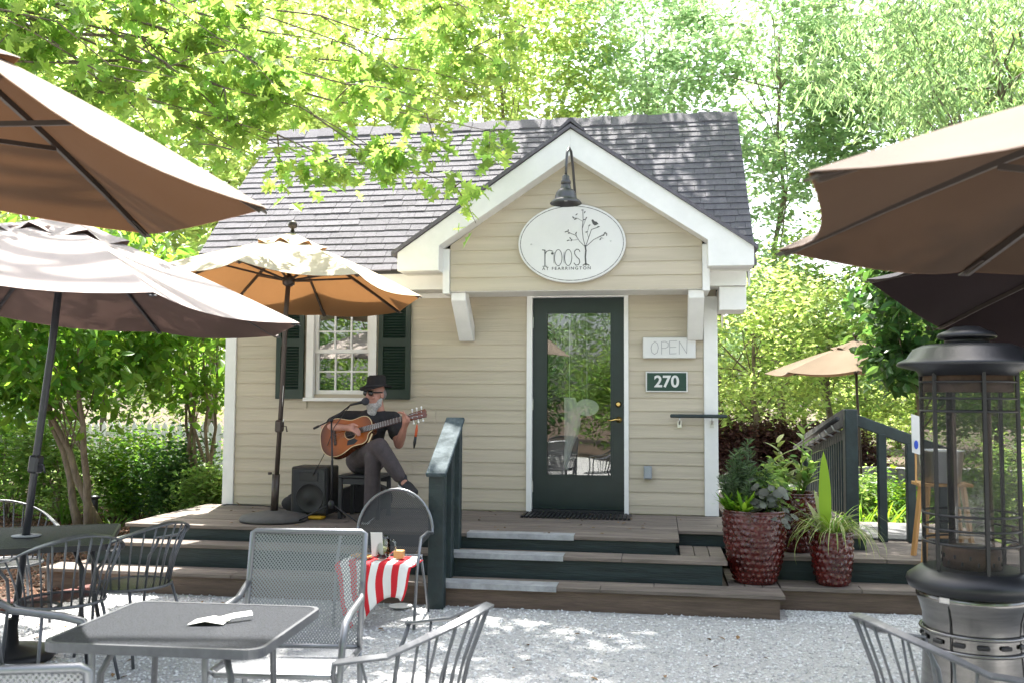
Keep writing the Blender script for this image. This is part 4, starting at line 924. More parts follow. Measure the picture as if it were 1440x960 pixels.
# ------------------------------------------------------------------ wooden stand with a galvanised tub, behind the heater
wp = onZ(1310, 822, Z3)
ws = empty('wooden_stand', (wp[0]+.15, wp[1]+.12, Z3), 'pine trestle stand on the low step behind the patio heater', 'stand')
WX, WY = wp[0]+.13, wp[1]+.14
for sx in (-1, 1):
    for sy in (-1, 1): MB().bar((WX+sx*.20, WY+sy*.17, Z3+.004), (WX+sx*.13, WY+sy*.09, Z3+.76), .04, .03).build('leg', 'pine', ws, bevel=.003)
MB().box((WX-.20, WY-.12, Z3+.755), (WX+.20, WY+.12, Z3+.78)).build('top_board', 'pine', ws, bevel=.003)
MB().bar((WX-.17, WY-.13, Z3+.38), (WX+.17, WY-.13, Z3+.38), .03, .04).build('crossbar', 'pine', ws, bevel=.003)
tb = MB().lathe([(0.0, 0), (0.135, 0), (0.14, .01), (0.165, .24), (0.175, .25), (0.165, .255), (0.158, .24), (0.13, .02), (0, .02)], (WX, WY, Z3+.782), 36, caps=False).build('galvanised_tub', 'steel', None, 'galvanised metal tub standing on the pine stand', 'tub')
mn = MB().add([(WX-.25, WY-.14, Z3+1.02), (WX-.19, WY-.145, Z3+1.00), (WX-.19, WY-.135, Z3+1.30), (WX-.25, WY-.13, Z3+1.32), (WX-.25, WY-.125, Z3+1.02), (WX-.19, WY-.13, Z3+1.00), (WX-.19, WY-.12, Z3+1.30), (WX-.25, WY-.115, Z3+1.32)], [(0,1,2,3),(4,7,6,5),(0,4,5,1),(1,5,6,2),(2,6,7,3),(3,7,4,0)])
mc_ = empty('menu_card', (WX-.22, WY-.13, Z3+1.0), 'upright white card with a blue mark above the pine stand', 'card'); mn.build('card', 'sign_white', mc_)
MB().bar((WX-.22, WY-.11, Z3+.78), (WX-.22, WY-.118, Z3+1.10), .012, .012).build('holder', 'pine', mc_)
mat('blue_ink', (0.02, 0.07, 0.45), .5); MB().ball((WX-.222, WY-.144, Z3+1.08), .016, 8, 8, (1, .15, 2.2)).build('blue_mark', 'blue_ink', mc_)

# ------------------------------------------------------------------ glazed planters
def planter(x, y, z, rt_, rb_, h, label):
    p = empty('planter_pot', (x, y, z), label, 'planter', 'red glazed planters')
    prof = [(rb_*.96, 0), (rb_, .012)]; n = 10
    for i in range(1, n+1):
        t = i/n; r = rb_+(rt_-rb_)*(1-(1-t)**1.9)+.01*math.sin(pi*t); prof.append((r, .012+(h-.012)*t))
    # dimpled wall: fine rings pushed in and out
    N = 192; rows = 84; vs = []
    def rr(t):
        for (r0, z0), (r1, z1) in zip(prof[:-1], prof[1:]):
            if z0 <= t*h <= z1+1e-6: return r0+(r1-r0)*(t*h-z0)/(z1-z0)
        return prof[-1][0]
    cells = int(2*pi*rt_/.052); rw = int(h/.046); jig = {(r_, c_): (random.uniform(-.2, .2), random.uniform(-.2, .2), random.uniform(.55, 1.1)) for r_ in range(40) for c_ in range(cells)}
    for j in range(rows+1):
        t = j/rows; r0 = rr(t)
        for i in range(N):
            a = 2*pi*i/N; ph = t*rw; row = math.floor(ph); best = 9.0; amp = 1.0
            for dr in (-1, 0, 1):
                rr_i = row+dr; uu = a/(2*pi)*cells+.5*(rr_i % 2); c0 = math.floor(uu)
                for dc in (-1, 0, 1):
                    hx_, hy_, ha_ = jig[(rr_i % 40, (c0+dc) % cells)]; dd = math.hypot(c0+dc+.5+hx_-uu, (rr_i+.5+hy_-ph)*1.05)
                    if dd < best: best = dd; amp = ha_
            d = min(1.0, best*1.75); b = .012*amp*(.5+.5*math.cos(pi*d))*(1 if .03 < t < .96 else 0)
            vs.append((x+(r0+b-.004)*math.cos(a), y+(r0+b-.004)*math.sin(a), z+t*h))
    fs = [(j*N+i, j*N+(i+1) % N, (j+1)*N+(i+1) % N, (j+1)*N+i) for j in range(rows) for i in range(N)]
    MB().add(vs, fs, True).lathe([(0, 0.0), (rb_*.95, 0)], (x, y, z+.001), 32, caps=False).build('pot_wall', 'glaze', p)
    MB().lathe([(rt_-.006, h-.008), (rt_+.006, h-.004), (rt_+.004, h+.008), (rt_-.022, h+.008), (rt_-.026, h-.05)], (x, y, z), 48, caps=False).build('rim', 'glaze', p)
    MB().lathe([(0, h-.045), (rt_-.02, h-.05)], (x, y, z), 32, caps=False).build('potting_soil', 'soil', p)
    return p
P1 = (1.53, -1.58, Z3+.004); P2 = (1.905, -1.12, Z2+.004); P3 = (2.115, -1.57, Z3+.004)
planter(*P1, .243, .165, .555, 'largest red glazed pot with dimpled sides at the end of the steps')
planter(*P2, .19, .14, .47, 'red glazed pot half hidden behind the largest planter')
planter(*P3, .155, .125, .40, 'smallest red glazed pot with trailing striped grass on the low step')
# ------------------------------------------------------------------ musician
def J(x, y, Y): return Vector(onY(x, y, Y))
mat('skin', (0.42, 0.205, 0.150), 0.5, var=0.10, vscale=25)
mat('shirt', (0.018, 0.017, 0.019), 0.9, var=0.25, vscale=30, bump=0.35, bscale=14)
mat('trousers', (0.062, 0.050, 0.053), 0.85, var=0.2, vscale=20, bump=0.6, bscale=12)
mat('felt', (0.012, 0.011, 0.012), 0.95, bump=0.15, bscale=120)
mat('beard', (0.40, 0.385, 0.37), 0.95, var=0.35, vscale=60, bump=0.9, bscale=90)
mat('hair', (0.22, 0.20, 0.19), 0.95, var=0.4, vscale=60, bump=0.9, bscale=90)
mat('shoe', (0.016, 0.016, 0.02), 0.7)
mat('lens', (0.006, 0.006, 0.007), 0.08)
def blob(name, chains, balls, voxel, m, parent, smooth=4, **kw):
    mb = MB()
    for ch in chains:
        for (p, r0), (q, r1) in zip(ch[:-1], ch[1:]):
            p = Vector(p); q = Vector(q); n = 6
            mb.tube([p.lerp(q, i/n) for i in range(n+1)], [r0+(r1-r0)*i/n for i in range(n+1)], 14)
        for p, r in ch: mb.ball(p, r*0.995, 14, 10)
    for b in balls:
        c, r, sc = b[:3]; mb.ball(c, r, 18, 14, sc, b[3] if len(b) > 3 else None)
    o = mb.build(name, m)
    rm = o.modifiers.new('r', 'REMESH'); rm.mode = 'VOXEL'; rm.voxel_size = voxel; rm.use_smooth_shade = True
    s = o.modifiers.new('s', 'SMOOTH'); s.factor = 0.5; s.iterations = smooth
    bpy.context.view_layer.update()
    me = bpy.data.meshes.new_from_object(o.evaluated_get(bpy.context.evaluated_depsgraph_get()))
    o.modifiers.clear(); old = o.data; o.data = me; bpy.data.meshes.remove(old); me.name = name
    if not me.materials: setm(me, m)
    me.polygons.foreach_set('use_smooth', [True]*len(me.polygons))
    par(o, parent); return tag(o, **kw)
hipC = J(514, 646, -0.72); hipC.z = 1.02
per = empty('person', (hipC.x, hipC.y, DZ), 'seated person in black hat, sunglasses and black T-shirt playing a guitar', 'person')
shR, shL = J(486, 588, -0.80), J(553, 589, -0.76)
elR, haR = J(458, 600, -0.90), J(494, 601, -1.115)
elL, haL = J(561, 624, -0.90), J(572, 590, -1.085)
chest = J(521, 597, -0.78); neck = J(532, 577, -0.79); head = J(528, 555, -0.82)
wrR = elR.lerp(haR, .74); wrL = elL.lerp(haL, .70)
hipR, hipL = hipC+Vector((-.085, 0, 0)), hipC+Vector((.085, .01, 0))
knR = J(534, 627, -1.14); anR = J(566, 676, -1.10); toR = J(583, 691, -1.19)
knL = J(525, 643, -1.08); anL = J(521, 716, -1.02); anL.z = DZ+.09; toL = anL+Vector((.01, -.17, -.045))
# facing direction of the head: towards the microphone (image left and to the camera)
fd = Vector((-0.48, -0.86, -0.04)).normalized(); sd = fd.cross(Vector((0, 0, 1))).normalized(); ud = sd.cross(fd)
HR = Matrix((sd, fd, ud)).transposed()
def hd(a, b, c): return head + sd*a + fd*b + ud*c
def fingers(base, d, n, curl, ln=0.075, r=0.0088, spread=0.0185):
    d = d.normalized(); n = n.normalized(); s = d.cross(n).normalized(); ch = []
    for k, f in enumerate((0.88, 1.0, 0.95, 0.74)):
        o = base + s*(k-1.5)*spread; p1 = o + d*.030; l = ln*f
        q1 = p1+(d*math.cos(curl*.5)+n*math.sin(curl*.5))*l*.42; q2 = q1+(d*math.cos(curl*1.1)+n*math.sin(curl*1.1))*l*.33; q3 = q2+(d*math.cos(curl*1.7)+n*math.sin(curl*1.7))*l*.25
        ch.append([(o, r*1.25), (p1, r*1.15), (q1, r), (q2, r*.92), (q3, r*.8)])
    return ch, s
fR, sR = fingers(haR, Vector((0.80, -.05, -.32)), Vector((-.1, .55, -.8)), 0.55)
fL, sL = fingers(haL+Vector((-.005, -.012, .01)), Vector((-.25, -.12, .95)), Vector((-.75, -.55, -.15)), 0.9, .072)
chains = [[(neck+Vector((0, .02, -.06)), .062), (neck+Vector((0, 0, .02)), .056), (hd(0, -.015, -.05), .055)],
          [(shR, .058), (shR.lerp(elR, .5), .050), (elR, .043)], [(elR, .043), (elR.lerp(wrR, .4), .041), (wrR, .027)], [(wrR, .027), (haR, .034)],
          [(shL, .058), (shL.lerp(elL, .5), .050), (elL, .043)], [(elL, .043), (elL.lerp(wrL, .4), .042), (wrL, .027)], [(wrL, .027), (haL, .033)],
          [(hipC+Vector((0, 0, .02)), .12), (chest.lerp(hipC, .5), .115), (chest, .125), (neck+Vector((0, .01, -.09)), .085)], [(shR, .058), (shL, .058)],
          [(hipR, .082), (knR, .052), (anR, .036)], [(hipL, .082), (knL, .052), (anL, .036)], [(anR, .036), (toR, .03)], [(anL, .036), (toL, .03)],
          [(wrR.lerp(haR, .6)+Vector((0, 0, .02)), .014), (haR+Vector((.02, -.01, .035)), .012), (haR+Vector((.06, -.012, .02)), .010)],
          [(wrL.lerp(haL, .6)+Vector((-.02, 0, .01)), .014), (haL+Vector((-.035, .01, .035)), .012), (haL+Vector((-.04, .03, .07)), .010)]] + fR + fL
balls = [(hd(0, -.01, .03), .088, (.86, 1.06, 1.12), HR), (hd(0, .025, -.035), .07, (.86, .92, 1.1), HR), (hd(0, .100, -.012), .016, (.9, 1.2, 1.5), HR), (hd(0, .092, .018), .014, (.7, 1, 2.2), HR),
         (hd(.080, -.01, .0), .030, (.35, .75, 1.1), HR), (hd(-.080, -.01, .0), .030, (.35, .75, 1.1), HR), (hd(.042, .066, -.02), .025, (1, .7, .8), HR), (hd(-.042, .066, -.02), .025, (1, .7, .8), HR), (hd(0, .085, -.052), .018, (1.4, .7, .5), HR)]
body = blob('body', chains, balls, 0.0062, 'skin', per, 3)
blob('t_shirt', [[(hipC+Vector((0, 0, .0)), .150), (chest.lerp(hipC, .5), .142), (chest, .152), (neck+Vector((0, .012, -.085)), .105), (neck+Vector((0, .012, -.045)), .072)],
                 [(shR, .078), (shL, .078)], [(chest+Vector((-.07, 0, .02)), .11), (chest+Vector((.07, .0, .02)), .11)], [(shR, .078), (shR.lerp(elR, .62), .070)], [(shL, .078), (shL.lerp(elL, .55), .075)]], [], 0.011, 'shirt', body, 3)
blob('trousers', [[(hipC+Vector((-.05, 0, .0)), .135), (hipC+Vector((.05, 0, .0)), .135)], [(hipR, .108), (hipR.lerp(knR, .5), .098), (knR, .078), (knR.lerp(anR, .5), .072), (anR+(knR-anR)*.16, .062)],
                  [(hipL, .108), (hipL.lerp(knL, .5), .098), (knL, .078), (knL.lerp(anL, .5), .068), (anL+Vector((0, 0, .05)), .064)]], [], 0.011, 'trousers', body, 3)
for an, to in ((anR, toR), (anL, toL)):
    sh = blob('shoe', [[(an+Vector((0, .03, -.02)), .043), (an.lerp(to, .5), .044), (to, .034)], [(an+Vector((0, .01, .03)), .042), (an, .044)]], [], 0.009, 'shoe', body, 2)
    d = (to-an).normalized(); MB().bar(an-d*.035+Vector((0, 0.01, -.052)), to+d*.028+Vector((0, 0, -.030)), .07, .014).build('sole', 'plastic_white', sh, bevel=.005)
bl = [(hd(0, .040, -.105), .060, (1.1, .85, .85), HR), (hd(0, .050, -.150), .050, (1.0, .8, 1.1), HR), (hd(.058, .010, -.075), .030, (.7, 1.0, 1.3), HR), (hd(-.058, .010, -.075), .030, (.7, 1.0, 1.3), HR), (hd(.070, -.008, -.035), .016, (.6, .9, 2.0), HR), (hd(-.070, -.008, -.035), .016, (.6, .9, 2.0), HR), (hd(0, .090, -.048), .013, (2.4, .6, .6), HR)]
blob('beard', [], bl, 0.008, 'beard', body, 2)
blob('hair', [], [(hd(0, -.045, .01), .078, (1.02, .85, .9), HR)], 0.01, 'hair', body, 2)
hat = empty('hat', hd(0, 0, .08), None); par(hat, body)
bpy.data.objects.remove(hat)
hx = (fd*-.10+ud).normalized()
mbh = MB(); n = 40; vs = []
for j, (r, zz) in enumerate([(0.150, -.006), (0.152, -.002), (0.120, .006), (0.093, .012), (0.091, .05), (0.086, .10), (0.066, .118), (0.02, .106)]):
    for i in range(n):
        a = 2*pi*i/n; cx, cy = math.cos(a), math.sin(a)
        wob = (.020*cx*cx-.020*max(0, cy)**2) if j < 3 else 0.0
        e = 1.0 if j < 3 else 1.0
        p = sd*(r*cx*.92)+fd*(r*cy*1.06-.008)+hx*(zz+wob-(.012 if j >= 6 and abs(cx) < .35 else 0)); vs.append(head+p+ud*.068)
fs = [(j*n+i, j*n+(i+1) % n, (j+1)*n+(i+1) % n, (j+1)*n+i) for j in range(7) for i in range(n)]+[tuple(range(7*n, 8*n))]
ht_ = mbh.add(vs, fs, True).build('hat', 'felt', body)
MB().tube([head+ud*.088+sd*(.0865*math.cos(a))+fd*(.099*math.sin(a)-.008) for a in [2*pi*i/32 for i in range(32)]], .010, 6, closed=True).build('hat_band', 'shoe', ht_)
gs = MB()
for s in (-1, 1):
    c = hd(s*.034, .094, .020); gs.ball(c, .031, 12, 8, (1.08, .30, .74), HR); gs.bar(hd(s*.005, .098, .040), hd(s*.064, .088, .040), .006, .010)
    gs.bar(hd(s*.062, .086, .028), hd(s*.086, -.01, .024), .006, .014)
gs.bar(hd(-.015, .098, .027), hd(.015, .098, .027), .005, .006)
gs.build('sunglasses', 'lens', body)

# ------------------------------------------------------------------ guitar
gC = J(474, 614, -1.02); gN = J(604, 578.5, -1.06)
gx = (gN-gC).normalized(); nrm = Vector((0.05, -0.93, 0.36)); gz = (nrm-gx*nrm.dot(gx)).normalized(); gy = gz.cross(gx)
GM = Matrix((gx, gy, gz)).transposed().to_4x4(); GM.translation = gC
gt = empty('guitar', gC, 'sunburst acoustic guitar with a cutaway held across the lap', 'guitar')
def gpt(x, y, zz=0.0): return GM @ Vector((x, y, zz))
m = bpy.data.materials.new('sunburst'); m.use_nodes = True; nn = m.node_tree.nodes; ll = m.node_tree.links
tcn = nn.new('ShaderNodeTexCoord'); mpn = nn.new('ShaderNodeMapping'); ll.new(tcn.outputs['Object'], mpn.inputs[0]); gr = nn.new('ShaderNodeTexGradient'); gr.gradient_type = 'SPHERICAL'
inv = GM.inverted(); eul = inv.to_euler(); mpn.vector_type = 'POINT'
mpn.inputs['Rotation'].default_value = eul; lc_ = inv @ Vector((0, 0, 0)); mpn.inputs['Location'].default_value = lc_*2.9-Vector((.32, 0, 0)); mpn.inputs['Scale'].default_value = (2.9, 2.9, 2.9)
ll.new(mpn.outputs[0], gr.inputs[0]); crp = nn.new('ShaderNodeValToRGB'); e = crp.color_ramp.elements
e[0].position = 0.15; e[0].color = (0.035, 0.008, 0.002, 1); e[1].position = 0.62; e[1].color = (0.34, 0.085, 0.006, 1)
ll.new(gr.outputs['Fac'], crp.inputs[0]); ll.new(crp.outputs[0], nn['Principled BSDF'].inputs['Base Color']); nn['Principled BSDF'].inputs['Roughness'].default_value = .35
MAT['sunburst'] = m
mat('guitar_side', (0.13, 0.035, 0.012), .25, var=.2, vscale=10, coat=.4); mat('binding', (0.66, 0.52, 0.30), .4); mat('rosewood', (0.05, 0.025, 0.016), .5); mat('neck_wood', (0.22, 0.10, 0.045), .4)
ol = []
for x, y in [(-.165, 0), (-.160, .07), (-.135, .125), (-.09, .165), (-.03, .182), (.03, .176), (.09, .148), (.14, .126), (.18, .120), (.23, .128), (.28, .132), (.32, .115), (.345, .075), (.352, .03), (.350, -.028), (.325, -.034), (.300, -.055), (.290, -.095), (.268, -.118), (.235, -.128), (.19, -.124), (.14, -.126), (.09, -.148), (.03, -.176), (-.03, -.182), (-.09, -.165), (-.135, -.125), (-.160, -.07)]: ol.append((x, y))
def smooth_poly(pl, it=2):
    for _ in range(it):
        q = []
        for i in range(len(pl)):
            a, b = pl[i], pl[(i+1) % len(pl)]; q += [(a[0]*.75+b[0]*.25, a[1]*.75+b[1]*.25), (a[0]*.25+b[0]*.75, a[1]*.25+b[1]*.75)]
        pl = q
    return pl
ol = smooth_poly(ol, 2)
MB().prism(ol, gpt(0, 0, -.095), gx, gy, gz*.093).build('body_side', 'guitar_side', gt)
MB().prism([(x*.992, y*.992) for x, y in ol], gpt(0, 0, -.0015), gx, gy, gz*.0045).build('top', 'sunburst', gt)
MB().tube([gpt(x, y, .0) for x, y in ol], .0042, 6, closed=True).build('binding', 'binding', gt)
MB().lathe([(0, 0), (.05, 0), (.0505, .001)], gpt(.135, 0, .0035), 28, caps=False, ax=gz).build('sound_hole', 'black_iron', gt)
MB().tube([gpt(.135+.056*math.cos(a), .056*math.sin(a), .0035) for a in [2*pi*i/28 for i in range(28)]], .003, 5, closed=True).build('rosette', 'binding', gt)
MB().bar(gpt(-.02, -.075, .008), gpt(-.02, .075, .008), .028, .010, up=gz).build('bridge', 'rosewood', gt, bevel=.003)
MB().prism([(.165, -.055), (.20, -.085), (.16, -.112), (.09, -.105), (.10, -.065), (.13, -.055)], gpt(0, 0, .0032), gx, gy, gz*.0015).build('pickguard', 'black_iron', gt)
MB().bar(gpt(.20, 0, .009), gpt(.70, 0, .010), .052, .009, up=gz).build('fretboard', 'rosewood', gt)
MB().tube([gpt(.33, 0, -.012), gpt(.40, 0, -.010), gpt(.70, 0, -.006)], [.028, .022, .019], 12).build('neck', 'neck_wood', gt)
fr_m = MB()
for k in range(1, 20):
    x = .70-.65*(1-2**(-k/12)); fr_m.bar(gpt(x, -.026, .0145), gpt(x, .026, .0145), .003, .0025, up=gz)
fr_m.build('frets', 'steel', gt, kind='stuff')
MB().prism([(.70, -.024), (.72, -.034), (.87, -.040), (.88, -.015), (.875, 0), (.88, .015), (.87, .040), (.72, .034), (.70, .024)], gpt(0, 0, -.012), gx, gy, gz*.015).build('headstock', 'guitar_side', gt, bevel=.002)
for s in (-1, 1):
    for k in range(3):
        x = .745+.045*k; MB().tube([gpt(x, s*.034, -.004), gpt(x, s*.062, -.004)], .004, 6).ball(gpt(x, s*.066, -.004), .010, 8, 6).tube([gpt(x, s*.018, .002), gpt(x, s*.018, .014)], .004, 6).build('tuning_peg', 'plastic_white', gt)
st = MB()
for k in range(6):
    y = -.02+.008*k; st.tube([gpt(-.02, y*1.25, .014), gpt(.70, y*.9, .0175), gpt(.745+.045*(k % 3), (.018 if k > 2 else -.018), .012)], .0008, 4)
st.build('strings', 'steel', gt, kind='stuff')
MB().bar(gpt(.28, -.135, -.02), gpt(.345, -.06, .006), .014, .003, up=gz).build('strap_end', 'binding', gt)
rp0 = J(586.5, 596, -1.06)
rb_ = empty('feather_charm', (rp0.x, rp0.y, rp0.z-.15), 'orange and dark feather charm dangling below the guitar headstock', 'charm')
hs0 = gpt(.80, -.04, -.004)
MB().tube([hs0, hs0.lerp(rp0, .5), rp0], .0015, 5).build('thread', 'plastic_black', rb_)
mat('orange', (0.55, 0.10, 0.03), .7)
MB().tube([rp0, rp0+Vector((-.004, 0, -.05)), rp0+Vector((-.012, 0, -.11))], [.005, .013, .012], 8).build('orange_band', 'orange', rb_)
MB().tube([rp0+Vector((-.012, 0, -.11)), rp0+Vector((-.02, 0, -.16)), rp0+Vector((-.026, 0, -.215))], [.012, .015, .006], 8).build('dark_feather', 'plastic_black', rb_)

# ------------------------------------------------------------------ stool, microphone, loudspeaker, bag, cables
stl = empty('stool', (hipC.x, hipC.y, DZ), 'plain dark grey stool under the seated guitarist', 'stool')
sx0, sx1, sy0, sy1, sz = hipC.x-.20, hipC.x+.20, hipC.y-.19, hipC.y+.19, hipC.z-.125
box('seat', (sx0, sy0, sz-.028), (sx1, sy1, sz), 'iron_dark', stl, .006)
for a in (sx0+.02, sx1-.02):
    for b_ in (sy0+.02, sy1-.02): box('leg', (a-.018, b_-.018, DZ+.004), (a+.018, b_+.018, sz-.029), 'iron_dark', stl, .003)
MB().bar((sx0+.04, sy0+.02, sz-.06), (sx1-.04, sy0+.02, sz-.06), .018, .05).bar((sx0+.04, sy1-.02, sz-.06), (sx1-.04, sy1-.02, sz-.06), .018, .05).build('apron', 'iron_dark', stl)
mf = J(466, 716, -1.13); mf.z = DZ; mt = J(466, 590, -1.16)
ms = empty('microphone_stand', mf, 'black tripod microphone stand with an angled boom before the guitarist', 'microphone stand')
MB().tube([(mf.x, mf.y, DZ+.13), (mf.x, mf.y, DZ+.55), (mf.x, mf.y, DZ+.56), mt], [.011, .011, .008, .008], 10).build('pole', 'black_iron', ms)
MB().lathe([(.02, 0), (.03, .01), (.03, .06), (.016, .08)], (mf.x, mf.y, DZ+.12), 14).build('hub', 'black_iron', ms)
for a in (-2.8, -0.3, 1.5): MB().tube([(mf.x, mf.y, DZ+.17), (mf.x+.30*math.cos(a), mf.y+.30*math.sin(a), DZ+.014)], .0075, 8).ball((mf.x+.30*math.cos(a), mf.y+.30*math.sin(a), DZ+.016), .012, 8, 6).build('leg', 'black_iron', ms)
micH = hd(-.02, .165, -.055)
b0 = J(441, 602, -1.16)
bend = micH+Vector((-.12, -.02, -.03))
MB().tube([b0, mt, bend], .0065, 8).tube([b0, b0.lerp(mt, .3)], .011, 8).build('boom', 'black_iron', ms)
MB().ball(mt, .02, 10, 8).build('clutch', 'black_iron', ms)
mic = empty('microphone', bend, 'black microphone with foam ball held up to the beard', 'microphone')
MB().tube([bend, bend.lerp(micH, .5), micH], [.010, .012, .017], 10).build('handle', 'black_iron', mic)
mat('foam', (0.035, 0.036, 0.045), .95, bump=.5, bscale=200)
MB().ball(micH+(micH-bend).normalized()*.015, .036, 16, 12).build('foam_ball', 'foam', mic)
mat('cable', (0.01, 0.01, 0.011), .5)
MB().tube([bend, J(470, 600, -1.1), J(455, 640, -1.0), J(440, 668, -.95)], .0035, 6).build('microphone_cable', 'cable', None, 'thin black cable sagging from the microphone boom to the loudspeaker', 'cable')
spk = J(434, 727, -0.93); X0, X1, Y0, Y1 = spk.x-.178, spk.x+.178, -0.93, -0.63
spe = empty('loudspeaker', ((X0+X1)/2, -.78, DZ), 'black loudspeaker box on the deck beside the umbrella base', 'loudspeaker')
box('cabinet', (X0, Y0, DZ+.035), (X1, Y1, DZ+.475), 'plastic_black', spe, .012)
box('grille', (X0+.022, Y0-.012, DZ+.055), (X1-.022, Y0-.001, DZ+.455), 'dark_mesh', spe, .004)
MB().lathe([(.03, .012), (.045, .004), (.125, .0), (.13, .006), (.135, .0)], ((X0+X1)/2+.01, Y0-.013, DZ+.19), 32, ax=(0, -1, 0)).build('woofer', 'plastic_black', spe)
box('horn', ((X0+X1)/2-.09, Y0-.016, DZ+.345), ((X0+X1)/2+.09, Y0-.0125, DZ+.425), 'black_iron', spe, .003)
mat('yellow', (0.55, 0.33, 0.02), .5)
MB().bar((X0+.10, Y0-.03, DZ+.018), (X1-.02, Y0-.03, DZ+.018), .10, .024).build('yellow_wedge', 'yellow', None, 'yellow strip lying under the front of the loudspeaker', 'wedge', bevel=.006)
bg = J(478, 700, -.55)
bag = empty('guitar_bag', (bg.x, -.36, DZ), 'black padded guitar bag lying on the deck behind the stool', 'bag')
vs = []; n = 24
MB().prism(smooth_poly([(-.42, .0), (.35, 0), (.42, .12), (.36, .26), (.1, .30), (-.1, .22), (-.3, .24), (-.44, .14)], 2), (bg.x+.05, -.34, DZ+.006), (1, 0, 0), (0, .25, .97), (0, -.14, 0)).build('bag_body', 'shirt', bag, bevel=.01)
MB().tube([(bg.x-.12, -.46, DZ+.26), (bg.x-.03, -.50, DZ+.33), (bg.x+.08, -.50, DZ+.33), (bg.x+.17, -.46, DZ+.27)], .012, 8).build('bag_handle', 'plastic_black', bag)
sb = J(404, 712, -.62); sbk = empty('soft_case', (sb.x, -.55, DZ), 'small rounded black case behind the loudspeaker', 'case')
MB().ball((sb.x+.02, -.50, DZ+.085), .13, 18, 12, (1, .5, .62)).build('case_body', 'shirt', sbk); MB().tube([(sb.x-.04, -.5, DZ+.155), (sb.x+.02, -.5, DZ+.19), (sb.x+.07, -.5, DZ+.155)], .008, 6).build('case_handle', 'plastic_black', sbk)
MB().tube([(X0+.02, -.62, DZ+.02), (X0-.25, -.35, DZ+.012), (-3.2, -.14, DZ+.012), (-3.62, -.10, DZ+.012), (-3.80, -.02, .45), (-3.95, .1, .10)], .006, 6).build('power_cable', 'cable', None, 'black power cable running along the wall to the corner of the cottage', 'cable')

# pale cloth and oval added just inside the door to imitate a reflection
ap = empty('reflection_cloth', (-0.10, .16, 1.1), 'added pale cloth behind the door glass in place of a reflection', 'apron')  # not an apron: added shape imitating a reflection
vs = []; NA = 8; NB = 16
for j in range(NB+1):
    v_ = j/NB; zc = 1.62-.72*v_; wdp = .075*(1-.75*max(0, v_-.55)/.45)*(.75+.35*math.sin(pi*min(1, v_*1.6)))
    for i in range(NA+1):
        u_ = i/NA*2-1; vs.append((-0.10+.03*math.sin(v_*5)+wdp*u_, .17+.015*math.sin(u_*6+v_*3), zc))
MB().add(vs, [(j*(NA+1)+i, j*(NA+1)+i+1, (j+1)*(NA+1)+i+1, (j+1)*(NA+1)+i) for j in range(NB) for i in range(NA)], True).build('cloth', 'plastic_white', ap)  # added cloth, imitates a reflection
MB().tube([(-.10, .17, 1.62), (-.10, .17, 2.69)], .004, 5).build('added_cord', 'plastic_white', ap)
pq = empty('reflection_oval', (.07, .16, 1.5), 'added pale oval behind the door glass in place of a reflection', 'reflection_shape')
MB().ball((.075, .165, 1.52), .10, 24, 12, (1.2, .06, .85)).build('disc', 'plastic_white', pq); MB().tube([(.075, .165, 1.60), (.075, .165, 2.69)], .003, 5).build('added_cord', 'plastic_white', pq)
# ------------------------------------------------------------------ foliage
def tmpl(kind):
    if kind == 'diamond': return np.array([(0,0,0),(.45,.24,.06),(1,0,-.05),(.45,-.24,.06)]), np.array([(0,2,1),(0,3,2)])
    if kind == 'narrow': return np.array([(0,0,0),(.45,.10,.03),(1,0,-.06),(.45,-.10,.03)]), np.array([(0,2,1),(0,3,2)])
    if kind == 'ovate': return np.array([(0,0,0),(.28,.24,.05),(.66,.22,.04),(1,0,-.10),(.66,-.22,.04),(.28,-.24,.05)]), np.array([(0,3,2,1),(0,5,4,3)])
    if kind == 'oak':
        h = [(0,0),(.14,.03),(.24,.26),(.34,.09),(.52,.40),(.60,.10),(.78,.30),(.82,.07),(1,0)]
        v = [(x, y, .22*y-.10*x*x) for x, y in h]+[(x, -y, .22*y-.10*x*x) for x, y in h[1:-1]]
        return np.array(v), np.array([(0,8,7,6,5,4,3,2,1), (0,9,10,11,12,13,14,15,8)])
def frames(n, droop=0.3, upb=0.9):
    a = rng.uniform(0, 2*pi, n); d = np.stack([np.cos(a), np.sin(a), -droop+rng.normal(0, .35, n)], 1); d /= np.linalg.norm(d, axis=1)[:, None]
    u = rng.normal(0, .75, (n, 3)); u[:, 2] += upb; u -= d*(u*d).sum(1)[:, None]; u /= np.linalg.norm(u, axis=1)[:, None]
    return d, np.cross(u, d), u
def leaf_mesh(name, P, size, kind, m, droop=0.3, upb=0.9, fr=None):
    T, F0 = tmpl(kind); n = len(P); d, s, u = fr if fr is not None else frames(n, droop, upb)
    size = np.broadcast_to(size, n) if np.ndim(size) else np.full(n, size)*rng.uniform(.65, 1.25, n)
    V = P[:, None]+(T[None, :, 0:1]*d[:, None]+T[None, :, 1:2]*s[:, None]+T[None, :, 2:3]*u[:, None])*size[:, None, None]
    k = len(T); F = (F0[None]+k*np.arange(n)[:, None, None]).reshape(-1, F0.shape[1])
    return fast_mesh(name, V.reshape(-1, 3), F, m)
def crown_points(c, r, clumps, per, cr, hollow=0.35, flat=0.7):
    c = np.array(c); r = np.array(r); q = rng.normal(size=(clumps, 3)); q /= np.linalg.norm(q, axis=1)[:, None]
    q *= rng.uniform(hollow, 1.0, clumps)[:, None]**0.6
    C = c+q*r*rng.uniform(.8, 1.12, (clumps, 1)); cs = cr*rng.uniform(.6, 1.4, clumps)
    P = np.repeat(C, per, 0)+rng.normal(size=(clumps*per, 3))*np.repeat(cs, per)[:, None]*np.array([.55, .55, .55*flat])
    return C, P
